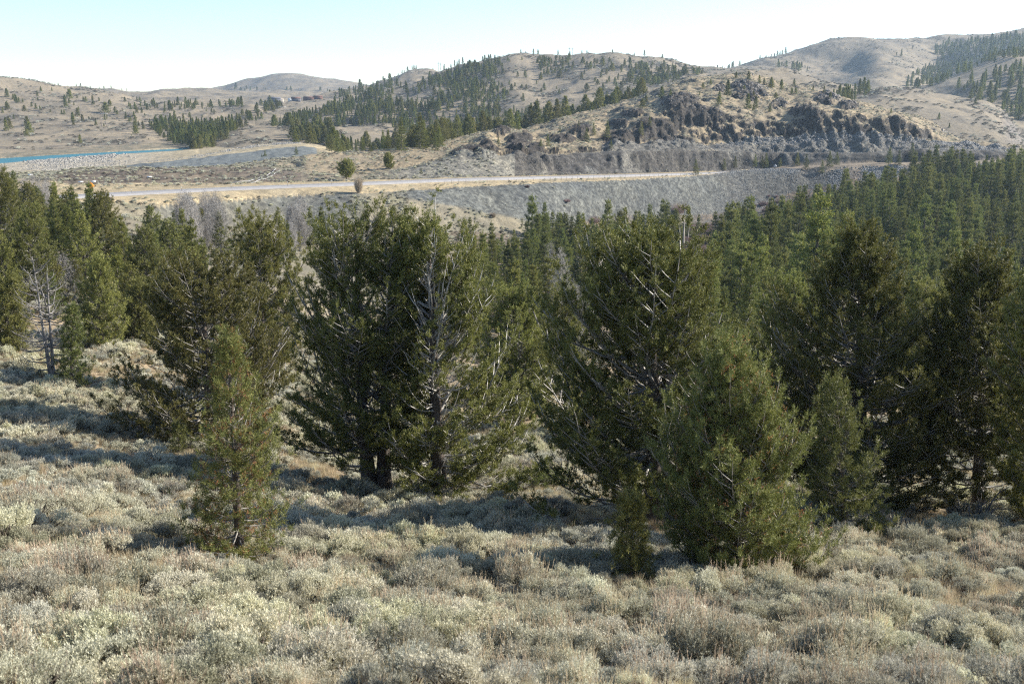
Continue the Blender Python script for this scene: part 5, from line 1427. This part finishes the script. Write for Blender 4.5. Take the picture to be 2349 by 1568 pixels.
# ------------------------------------------------------------------ stones and low brush on the far slopes
def rock_mesh(seed, mt, flat=0.6):
    import bmesh
    r = np.random.default_rng(seed); bm = bmesh.new(); bmesh.ops.create_icosphere(bm, subdivisions=1, radius=1.0)
    pl_ = unit(r.normal(size=(9, 3))); dd_ = r.uniform(.45, .85, 9)
    for v in bm.verts:
        c = np.array(v.co)
        for p_, d_ in zip(pl_, dd_):
            e_ = c @ p_ - d_
            if e_ > 0: c = c - p_ * e_
        c = c * [1.0, 0.85, flat] + r.normal(0, .03, 3); v.co = c
    me = bpy.data.meshes.new('stone'); bm.to_mesh(me); bm.free(); me.materials.append(mt)
    return me


area = np.repeat(np.gradient(YR)[:, None] * (YR[:, None] * (A[1] - A[0])), NA, 1)
hidden = SL < np.roll(HOR, 6, 0) - 0.002
hidden[:10] = False


def sample(mask, n, seed):
    r = np.random.default_rng(seed)
    wgt = (mask * area * (~hidden) * (np.abs(A)[None, :] < 0.62)).ravel()
    if wgt.sum() <= 0: return np.zeros((0, 3))
    i = r.choice(wgt.size, n, p=wgt / wgt.sum())
    ri, ci_ = np.divmod(i, NA)
    y = YR[ri] + r.uniform(-.5, .5, n) * np.gradient(YR)[ri]; x = (A[ci_] + r.uniform(-.5, .5, n) * (A[1] - A[0])) * y
    return np.stack([x, y, zat(x, y)], 1)


def stones(name, mask, n, s0, s1, mt, label, seed, pw=3.0, flat=.6, sink=0.15):
    r = np.random.default_rng(seed); P = sample(mask, n, seed); n = len(P)
    s_ = s0 + (s1 - s0) * r.random(n) ** pw; P[:, 2] -= s_ * sink
    scatter(name, P, r.uniform(-.5, .5, (n, 3)) * [1, 1, 12], np.stack([s_ * r.uniform(.7, 1.3, n), s_ * r.uniform(.7, 1.3, n), s_], 1), r.integers(0, 5, n), [rock_mesh(seed + j, mt, flat) for j in range(5)], label)


nzr = fbm(XX / 16, YY / 22, 3, 700)
stones('scree', bank * np.clip(.35 + 2.2 * nzr + .8 * sstep(1050, 1150, PX) * (PY > 455), .08, 2), 26000, .10, .75, M['scree'], 'loose grey broken rock on the bank below the road', 41, 3.5)
stones('scree', np.clip(tal * 1.0 + sc2 * .5 + low * .35, 0, 1), 9000, .2, 1.1, M['talus'], 'blasted grey rubble on the bench between the dark cliffs', 42, 3.0)
stones('boulders', (rocks > .8) * 1.0, 3800, .4, 2.1, M['darkrock'], 'dark angular blocks on the cliffs and outcrops of the rocky hill', 43, 2.5, .9, .45)
rip = shore * (YY > Yb('c15') + 6) * (YY < Yb('c16') + 1) * (PX > -80) * (1 - sstep(200, 330, PX + 60 * nz1)) * (.15 + .85 * sstep(30, 90, PX)) * np.clip(.2 + 2.5 * fbm(XX / 18, YY / 10, 3, 710) + (PX > 60) * (PX < 260) * .5, 0, 1.5)
stones('riprap', rip, 3000, .5, 1.6, M['riprap'], 'pale riprap boulders between the grey bank and the lake', 44, 1.6, .7)
rip2 = (ID == 0) * (YY > Yb('c15b') - 30) * (YY < Yb('c15b') + 30) * (PX > 320) * (PX < 690) * np.clip(fbm(XX / 14, YY / 12, 3, 711) * 3, 0, 1)
stones('riprap', rip2, 1800, .4, 1.3, M['riprap'], 'scattered pale stones on the tan plateau', 46, 2, .7)

# low brush on the far slopes
brush = ((ID == 0) * (YY > y8 - 40) * (YY < y9 - 1) * (1 - np.clip(bank, 0, 1) * .985) * (PX < 1500) * 1.0
         + (ID == 0) * (YY > y12 + 1) * (YY < Yb('c14') + 2) * (1 - gb) * .55 * (PX < 1150)
         + (ID == 1) * (YY < 720) * (1 - rocks) * (1 - tal) * .45 + (bank > .3) * .005 + verge * (np.abs(YY - rc[0][None, :]) > 13) * .25)
brush = brush * np.clip(.4 + 2 * nz2, 0, 1.5) * (np.abs(YY - rc[0][None, :]) > 13)
P = sample(brush, 15000, 51); n3 = len(P); s1 = r_.uniform(.35, .95, n3)
FS = [sage_bush(460 + j, .55, .6, 90, 5, .14, .085, mt_, 0, 0, 3) for j, mt_ in enumerate(['sage', 'sage_blue', 'sage_yellow'])]
M['brush_dark'] = leaf_mat('dark_brush', (0.12, 0.11, 0.085), (0.2, 0.18, 0.14), (0.28, 0.25, 0.19), 0.2, 0.8, 0.2, 1)
FS.append(sage_bush(470, .55, .55, 90, 5, .14, .085, 'brush_dark', 0, 0, 3))
scatter('low_brush', P, np.stack([0 * s1, 0 * s1, r_.uniform(0, 6.28, n3)], 1), np.stack([s1, s1, s1], 1), r_.integers(0, 4, n3), [merge_mesh('brush', f) for f in FS], 'low grey sage dotted over the slopes beyond the creek')
far = ((ID == names.index('lakeside')) * .6 + (ID == names.index('wooded')) * 1.0 + (ID == names.index('knoll')) + (ID == names.index('bench')) + (ID == names.index('saddle')) + .3 * (ID == names.index('spur')) + .3 * (ID == names.index('bald'))) * (YY < 2000) * np.clip(3 * (nz1 + .3 * nz2), 0, 1)
P = sample(far, 9000, 52); n3 = len(P); s1 = r_.uniform(1.0, 2.6, n3)
scatter('low_brush', P, np.stack([0 * s1, 0 * s1, r_.uniform(0, 6.28, n3)], 1), np.stack([s1, s1, s1 * .8], 1), r_.integers(1, 4, n3) * 0 + r_.choice([1, 3, 3], n3), [merge_mesh('brush', f) for f in FS], 'dark scrub scattered over the far hills')
print('cover', time.time() - T0)


# ------------------------------------------------------------------ bare trees, snags, dead wood
def skel_tree(name, seed, px, py, Y, ptop, halfpx, label, cat, group=None, nb=60, elev=(10, 60), trunk_r=.12, wood='deadwood', twig=None, sub=6, bsub=.45, z0=.6, up=.4, tw=(.3, .012, 6, 5), stems=None, limb_r=1.3):
    a = float(azi(px, py)); x0 = a * Y; zb = float(zat(x0, Y)); Ht = float(slope(ptop)) * Y - zb; hwm = halfpx / F * Y
    env = env_fn([(0, hwm * .7, hwm * .7), (Ht * .35, hwm, hwm), (Ht * .75, hwm * .7, hwm * .7), (Ht, hwm * .12, hwm * .12)], Ht)
    st = stems or [((0, 0), (0, 0), Ht)]
    g = grow_tree(seed, st, env, Ht, z0, nb=nb, elev=elev, sub=sub, shoots=tw[3], slen=tw[0], m=tw[2], bl=tw[0] * .9, bw=tw[1], trunk_r=trunk_r, upturn=up, bsub=bsub, limb_r=limb_r, bare=0.0 if twig else 0.0, spire=False)
    if name is None: return g, (x0, Y, zb), Ht
    Wt, Lm = g['trunk'], g['limbs']
    o = link(name, None, loc=(x0, Y, zb), label=label, category=cat, group=group)
    tm = Wt.mesh(name + '_trunk', [M[wood]], True); link('trunk', tm, o)
    lm = Lm.mesh(name + '_branches', [M[wood]], True); link('branch', lm, o)
    if twig:
        V, q = g['leaf']; link('twig', mesh_np(name + '_twigs', V, q, [M[twig]]), o)
    return o


skel_tree('dead_tree', 801, 118, 868, 59, 545, 78, 'bare grey snag with upswept twiggy limbs in the sagebrush', 'dead tree', nb=74, elev=(-8, 50), trunk_r=.17, twig='deadwood', sub=5, bsub=.5, z0=.8, tw=(.16, .012, 1, 1), stems=[((0, 0), (-.35, 0), 8.3), ((.12, .1), (.25, .3), 7.2)], limb_r=1.5)
skel_tree('dead_tree', 802, 150, 700, 92, 585, 34, 'thin grey dead tree among the pines behind the snag', 'dead tree', nb=50, trunk_r=.1, twig='deadwood', tw=(.3, .03, 3, 2))
skel_tree('dead_tree', 803, 1288, 720, 125, 575, 22, 'thin half-dead grey tree behind the broad round-headed pine', 'dead tree', nb=60, trunk_r=.12, twig='twig', tw=(.35, .035, 4, 3))
skel_tree('dead_tree', 804, 1310, 760, 100, 655, 45, 'spreading pale dead crown left of the broad round-headed pine', 'dead tree', nb=80, trunk_r=.14, twig='twig', elev=(10, 70), tw=(.3, .03, 4, 3))
skel_tree('dead_tree', 805, 1262, 700, 140, 560, 16, 'narrow grey dead tree standing behind the creek conifers', 'dead tree', nb=50, trunk_r=.1, twig='twig', tw=(.35, .035, 4, 3))
skel_tree('dead_tree', 806, 58, 510, 170, 437, 14, 'small grey dead tree under the lake shore conifers', 'dead tree', nb=40, trunk_r=.09, twig='deadwood', tw=(.35, .05, 4, 3))
# aspen thicket: every bare aspen a tree of its own
ASP = []
for j in range(4):
    g = grow_tree(820 + j, [((0, 0), (.1 * j - .15, .1), 7.0)], env_fn([(0, .5, .5), (2.5, 1.2, 1.2), (5, 1.1, 1.1), (7, .2, .2)], 7.0), 7.0, 1.2, nb=40, elev=(40, 70), sub=5, shoots=3.5, slen=.45, m=3, bl=.42, bw=.028, trunk_r=.07, upturn=.7, bsub=.4, limb_r=1.2)
    tm = merge_mesh('aspen_wood', [g['trunk'].mesh('a', [M['twig']], True), g['limbs'].mesh('b', [M['twig']])])
    ASP.append((tm, mesh_np('aspen_twigs', *g['leaf'], [M['twig']])))
r_ = np.random.default_rng(88)
for (x0, x1, p0, p1, ya, nn_, wl) in ((425, 512, 545, 590, 175, 30, 'bare pale aspen in the thicket above the round blue-grey pine'), (668, 705, 545, 590, 180, 12, 'bare pale aspen in the thicket between the blue-green pine and the tall pine pair'),
                                  (1628, 1652, 530, 545, 300, 4, 'bare whitish aspen at the foot of the shaded scree'), (60, 118, 470, 505, 170, 8, 'bare pinkish aspen below the lake between the conifers')):
    for j in range(nn_):
        px_, py_ = r_.uniform(x0, x1), r_.uniform(p0, p1)
        p_ = ground(px_, py_, ya); o = link('aspen_tree', None, loc=tuple(p_ - [0, 0, .1]), label=wl, category='aspen', group=wl.split(' in ')[-1] if ' in ' in wl else wl)
        k_ = r_.uniform(.75, 1.2) * (1.35 if x1 < 720 and x0 > 400 else 1.0); o.scale = (k_ * .9, k_ * .9, k_); o.rotation_euler = (0, 0, r_.uniform(0, 6.28))
        link('trunk', ASP[j % 4][0], o); link('crown', ASP[j % 4][1], o)


def bare_bush(seed, R_, H_, mt, n=260, bw=.02):
    r = np.random.default_rng(seed); an = r.uniform(0, 6.28, n); sp_ = r.random(n) ** .6
    P = np.stack([np.cos(an) * R_ * .35 * sp_, np.sin(an) * R_ * .35 * sp_, np.zeros(n) - .05], 1)
    D = unit(np.stack([np.cos(an) * sp_ * R_ / H_, np.sin(an) * sp_ * R_ / H_, np.ones(n)], 1) + r.normal(0, .08, (n, 3)))
    V, q = blades(P, D, H_ * r.uniform(.25, .8, n), 5, H_ * .3, bw, r, spread=.38, upk=.15)
    return mesh_np('bare_bush', V, q, [M[mt]])


BB = [bare_bush(840 + j, 1.0, 1.7, 'willow', 260, .035) for j in range(3)]
wp = np.concatenate([fill([(1545, 545), (1580, 520), (1650, 522), (1668, 545), (1650, 600), (1625, 640), (1590, 600), (1560, 570)], 170, 420, 1.9, 31), fill([(60, 480), (75, 455), (125, 452), (130, 480)], 120, 240, 2.2, 32), fill([(1700, 478), (1740, 450), (1870, 440), (1900, 470), (1800, 500)], 380, 450, 3.4, 33)])
n4 = len(wp); s4 = r_.uniform(.7, 1.4, n4)
scatter('willow_thicket', wp, np.stack([0 * s4, 0 * s4, r_.uniform(0, 6.28, n4)], 1), np.stack([s4, s4, s4], 1), r_.integers(0, 3, n4), BB, 'purplish leafless willow thicket along the creek below the scree')
M['tanbush'] = leaf_mat('tan_twigs', (0.36, 0.29, 0.22), (0.46, 0.38, 0.29), (0.54, 0.46, 0.37), .2, .7, .2, 1)
for (px_, py_, w_, h_, mt, lb) in ((823, 443, 9, 44, 'tanbush', 'tall tan leafless bush at the near road edge beside the dark round tree'), (1300, 462, 13, 9, 'willow', 'small purplish bare bush halfway down the grey scree'), (1362, 515, 18, 22, 'willow', 'brownish bare bush at the scree foot behind creek conifers'),
                                   (1555, 490, 26, 30, 'willow', 'wide purplish bare bush on the lower scree above the conifers'), (1210, 430, 6, 7, 'willow', 'tiny dark bush high on the grey scree'), (1130, 500, 8, 14, 'tanbush', 'small tan bush where scree meets the grassy slope')):
    p_ = ground(px_, py_, 190); H_ = h_ / F * p_[1]; R_ = w_ / F * p_[1]
    me = bare_bush(int(px_), R_, H_, mt, 420, max(.02, p_[1] / F * .35))
    link('bare_bush', me, loc=tuple(p_), label=lb, category='bush')


def dead_shrub(px_, py_, Y, h, w_, seed, label, name='dead_shrub', lean=0):
    a = float(azi(px_, py_)); x0 = a * Y; zb = float(zat(x0, Y)); r = np.random.default_rng(seed); b = MB()
    for i in range(9):
        an = r.uniform(0, 6.28); L = h * r.uniform(.6, 1.1); d = unit(np.array([math.cos(an) * w_ + lean, math.sin(an) * .5 * w_, 1.0]))
        k = 7; P = np.array([0, 0, -.1]) + d * L * np.linspace(0, 1, k)[:, None] + np.cumsum(r.normal(0, .04 * h, (k, 3)), 0)
        b.tube(P, np.linspace(.055, .008, k) * h / 1.2, 5)
        for j in range(4):
            q = P[2 + j % 4]; d2 = unit(d + r.normal(0, .6, 3)); e = q + d2 * L * .4
            b.tube(np.stack([q, (q + e) / 2 + r.normal(0, .03, 3), e]), np.array([.02, .012, .004]) * h / 1.2, 4)
    return link(name, b.mesh(name, [M['deadwood']], True), loc=(x0, Y, zb), label=label, category='dead wood')


dead_shrub(2222, 1268, 34.5, 1.5, .7, 861, 'grey dead branching shrub under the tall shaded pine')
dead_shrub(1640, 1345, 25.0, 1.05, 1.6, 862, 'tangle of fallen grey branches at the foot of the bushy pointed pine')
dead_shrub(935, 1165, 39.5, .9, .8, 863, 'curved dark dead stems between the twin-trunked pine and its neighbour')
dead_shrub(470, 1290, 25, .7, 1.0, 864, 'grey brush heap under the left side of the slim young pine')


def log(px_, py_, L, rz, seed, label, rad=.07):
    p_ = ground(px_, py_, 15); r = np.random.default_rng(seed); b = MB(); k = 8
    t_ = np.linspace(-.5, .5, k); P = np.stack([t_ * L * math.cos(rz), t_ * L * math.sin(rz), .1 + 0 * t_], 1) + r.normal(0, .02, (k, 3)); b.tube(P, np.linspace(rad, rad * .5, k), 7)
    for j in range(3): b.tube(np.stack([P[2 + j], P[2 + j] + [.2 * (-1) ** j, .1, .25]]), [.02, .006], 4)
    P0 = P + p_; zz = zat(P0[:, 0], P0[:, 1]); off_ = zz - p_[2]
    return link('fallen_log', b.mesh('fallen_log', [M['deadwood']], True), loc=tuple(p_), label=label, category='log')


log(1365, 1196, 2.0, .25, 1, 'pale fallen branch lying in the bare sandy clearing')
log(990, 1150, 1.0, .5, 2, 'short bleached branch on the ground below the bleached-limbed pine', .04)
log(1180, 1172, 1.2, -.2, 3, 'thin grey branch in the sagebrush right of the middle pair of pines', .035)

# ------------------------------------------------------------------ road furniture, fence, far buildings
M['post'] = solid_mat('weathered_post', (0.16, 0.13, 0.10), (0.28, 0.24, 0.2), 8)
M['metal'] = solid_mat('galvanised_metal', (0.42, 0.42, 0.42), (0.55, 0.55, 0.54), 8, .5)
M['orange'] = solid_mat('sign_orange', (0.75, 0.27, 0.02), (0.82, 0.33, 0.04), 4, .5)
M['white'] = solid_mat('white_paint', (0.72, 0.71, 0.68), (0.82, 0.81, 0.78), 4, .6)
M['signgrey'] = solid_mat('sign_back', (0.33, 0.34, 0.36), (0.42, 0.43, 0.45), 4, .5)


def road_pts(off, d0, d1, step):
    cum = np.concatenate([[0], np.cumsum(np.linalg.norm(np.diff(Pc, axis=0), axis=1))])
    s_ = np.arange(d0, min(d1, cum[-1]), step)
    P = np.stack([np.interp(s_, cum, Pc[:, c] + nrm[:, c] * off) for c in range(3)], 1); P[:, 2] = zat(P[:, 0], P[:, 1])
    return P


near = -1 if (Pc + nrm * 5)[len(Pc) // 2][1] > Pc[len(Pc) // 2][1] else 1
fp = road_pts(near * 9.5, 120, 330, 3.4)
fen = link('wire_fence', None, loc=tuple(fp[0]), label='wire fence on thin posts along the near edge of the road', category='fence')
pb = MB(); pb.tube([[0, 0, -.2], [0, 0, 1.2]], [.06, .05], 6); pm = pb.mesh('fence_post', [M['post']])
for i, p_ in enumerate(fp):
    o = link('post', pm, fen, loc=tuple(p_ - fp[0])); o.scale = (1, 1, r_.uniform(.85, 1.15))
for zz in (.45, .8, 1.08):
    b = MB(); b.tube(fp - fp[0] + [0, 0, zz], .008, 3, False); link('wire', b.mesh('fence_wire', [M['metal']]), fen)
for j, (px_, py_, ya) in enumerate([(303, 447, 225), (417, 441, 235), (531, 435, 245), (660, 428, 262), (761, 425, 262), (918, 418, 290), (1030, 414, 305), (1215, 409, 330)]):
    p_ = ground(px_, py_, ya); b = MB(); b.tube([[0, 0, -.2], [0, 0, 1.35]], [.05, .05], 6); c = MB(); c.box((0, -.06, 1.2), (.14, .04, .28))
    o = link('roadside_marker', None, loc=tuple(p_), label=['first', 'second', 'third', 'fourth', 'fifth', 'sixth', 'seventh', 'eighth'][j] + ' thin reflector post along the road, counting from the orange sign', category='marker post', group='reflector posts along the road')
    link('post', b.mesh('marker_post', [M['post']]), o); link('reflector', c.mesh('reflector', [M['white']]), o)


def sign(px_, py_, ya, h, size, mt, label, diamond=True):
    p_ = ground(px_, py_, ya); o = link('road_sign', None, loc=tuple(p_), label=label, category='sign')
    b = MB(); b.box((0, .05, h / 2 - .2), (.09, .06, h + .4)); link('post', b.mesh('sign_post', [M['post']]), o)
    b = MB(); s_ = size / 2 ** .5
    V = np.array([[0, 0, -1], [1, 0, 0], [0, 0, 1], [-1, 0, 0]]) * size / 2 * 1.0 if diamond else np.array([[-1, 0, -.7], [1, 0, -.7], [1, 0, .7], [-1, 0, .7]]) * size / 2
    V = np.concatenate([V, V + [0, .03, 0]]) + [0, -.02, h + (0 if diamond else 0)]
    b.add(V, [[0, 1, 2, 3], [7, 6, 5, 4], [0, 4, 5, 1], [1, 5, 6, 2], [2, 6, 7, 3], [3, 7, 4, 0]]); link('panel', b.mesh('sign_panel', [M[mt]]), o)
    return o


sign(211, 448, 200, 2.3, 1.7, 'orange', 'orange diamond warning sign showing over a pine below the dark mound')
sign(1778, 389, 440, 1.6, 1.6, 'signgrey', 'back of a grey diamond road sign where the road passes the rock ledge')
for (px_, py_, lb) in ((186, 425, 'low white board left of the orange sign under the dark mound'), (215, 424, 'low white board just behind the orange sign'), (343, 413, 'low white board right of the orange sign at the mound foot'), (70, 408, 'small white box on the flat left of the dark mound')):
    p_ = ground(px_, py_, 245); o = link('low_sign', None, loc=tuple(p_), label=lb, category='sign')
    b = MB(); b.box((-.45, 0, .35), (.08, .08, .9)); b.box((.45, 0, .35), (.08, .08, .9)); link('legs', b.mesh('sign_legs', [M['post']]), o)
    b = MB(); b.box((0, 0, .95), (1.3, .5, .08), 0, .5); link('panel', b.mesh('low_panel', [M['white']]), o)
for j, pts_ in enumerate([[(520, 420), (545, 419), (575, 416), (600, 409), (620, 399), (634, 389)], [(560, 420), (590, 417), (612, 410), (630, 400), (642, 391)]]):
    P = np.array([ground(a_, b_, 285) for a_, b_ in pts_]); t_ = np.linspace(0, len(P) - 1, 50); P = np.stack([smooth(np.interp(t_, np.arange(len(P)), P[:, c]), 3) for c in range(3)], 1)
    P[:, 2] = zat(P[:, 0], P[:, 1]) + .18; b = MB(); b.tube(P, .08, 6)
    link('white_pipe', b.mesh('white_pipe', [M['metal']], True), label=['longer white pipe curving up the dark mound from the road', 'shorter white pipe curving up the dark mound beside the longer one'][j], category='pipe')


def pole(px_, py_, ya, h, label, two=True):
    p_ = ground(px_, py_, ya); o = link('utility_pole', None, loc=tuple(p_ - [0, 0, .5]), label=label, category='power pole')
    for sx in ((-2, 2) if two else (0,)):
        b = MB(); b.tube([[sx, 0, 0], [sx, 0, h]], [.3, .22], 6); link('pole', b.mesh('pole', [M['post']]), o)
    b = MB(); b.box((0, 0, h * .9), (8 if two else 3, .3, .35)); link('crossarm', b.mesh('crossarm', [M['white'] if two else M['post']]), o)


pole(239, 291, 620, 13, 'twin-legged power pole with white crossarm on the pale hill above the lake')
pole(648, 271, 900, 13, 'twin-legged power pole beside the track on the tan spur')
pole(1006, 176, 1000, 19, 'thin power pole on the skyline left of the wooded hill', False)
pole(1011, 178, 1000, 18, 'second thin power pole on the skyline just right of the first', False)
pole(1306, 134, 1000, 14, 'thin power pole on the crest of the wooded hill', False)
pole(1313, 135, 1000, 14, 'thin power pole just right of the other on the wooded crest', False)
M['barn'] = solid_mat('dark_siding', (0.10, 0.10, 0.115), (0.15, 0.15, 0.17), 1)
M['tansiding'] = solid_mat('pale_siding', (0.36, 0.32, 0.27), (0.44, 0.40, 0.34), 1)
M['redroof'] = solid_mat('red_brown_roof', (0.15, 0.085, 0.07), (0.20, 0.12, 0.10), 1)
M['pane'] = solid_mat('window_pane', (0.03, 0.035, 0.04), (0.05, 0.055, 0.06), 1, .2)
for (px_, py_, w_, h_, wall, roof, lb) in ((628, 235, 17, 6.5, 'barn', 'barn', 'long dark barn at the far wood edge beneath the small bluish hill'), (641, 235, 10, 4.5, 'tansiding', 'tansiding', 'pale shed in front of the long dark barn'), (665, 232, 5, 3.5, 'white', 'white', 'tiny white building between the barn and the blue-grey house'),
                                           (678, 233, 12, 5.5, 'barn', 'redroof', 'dark house with red-brown roof right of the tiny white building'), (708, 230, 15, 4.5, 'redroof', 'redroof', 'long low red-brown building on the far tan rise'), (729, 228, 11, 4.5, 'redroof', 'redroof', 'red-brown cabin farthest along the tan rise')):
    p_ = ground(px_, py_, 1100); k_ = min(1.5, p_[1] / 1400); w_ *= k_; h_ *= k_; d_ = w_ * .5
    o = link('building', None, loc=tuple(p_), label=lb, category='building'); b = MB(); b.box((0, d_ / 2, h_ * .3), (w_, d_, h_ * .8)); link('wall', b.mesh('wall', [M[wall]]), o)
    b = MB(); e = .3; V = [[-w_ / 2 - e, -e, h_ * .69], [w_ / 2 + e, -e, h_ * .69], [w_ / 2 + e, d_ / 2, h_ * 1.1], [-w_ / 2 - e, d_ / 2, h_ * 1.1], [-w_ / 2 - e, d_ + e, h_ * .69], [w_ / 2 + e, d_ + e, h_ * .69]]
    b.add(V, [[0, 1, 2, 3], [3, 2, 5, 4], [1, 0, 4, 5]], [[0, 3, 4], [1, 5, 2]]); link('roof', b.mesh('roof', [M[roof]]), o)
    b = MB(); b.box((w_ * .2, -.05, h_ * .35), (w_ * .15, .1, h_ * .25)); link('window', b.mesh('window', [M['pane']]), o)

# ------------------------------------------------------------------ haze: one closed box of thin air
m, t, out = mat('haze_air')
pv = N(t, 'ShaderNodeVolumePrincipled'); pv.inputs['Density'].default_value = 0.00009
pv.inputs['Color'].default_value = (0.58, 0.78, 1.0, 1); pv.inputs['Anisotropy'].default_value = 0.3
t.links.new(pv.outputs[0], out.inputs['Volume'])
mb = MB(); mb.box((0, 1700, 60), (8600, 3900, 400))
zl = float(H.min()) - 1
hz = mb.mesh('haze', [m])
co = np.array([[sx * 3050, y_, z_] for sx in (-1, 1) for y_ in (-140, 3640) for z_ in (-70.0, 190.0)])
hz.vertices.foreach_set('co', co.ravel()); hz.update()
link('haze', hz, kind='stuff', label='thin blue haze in the air over the valley')
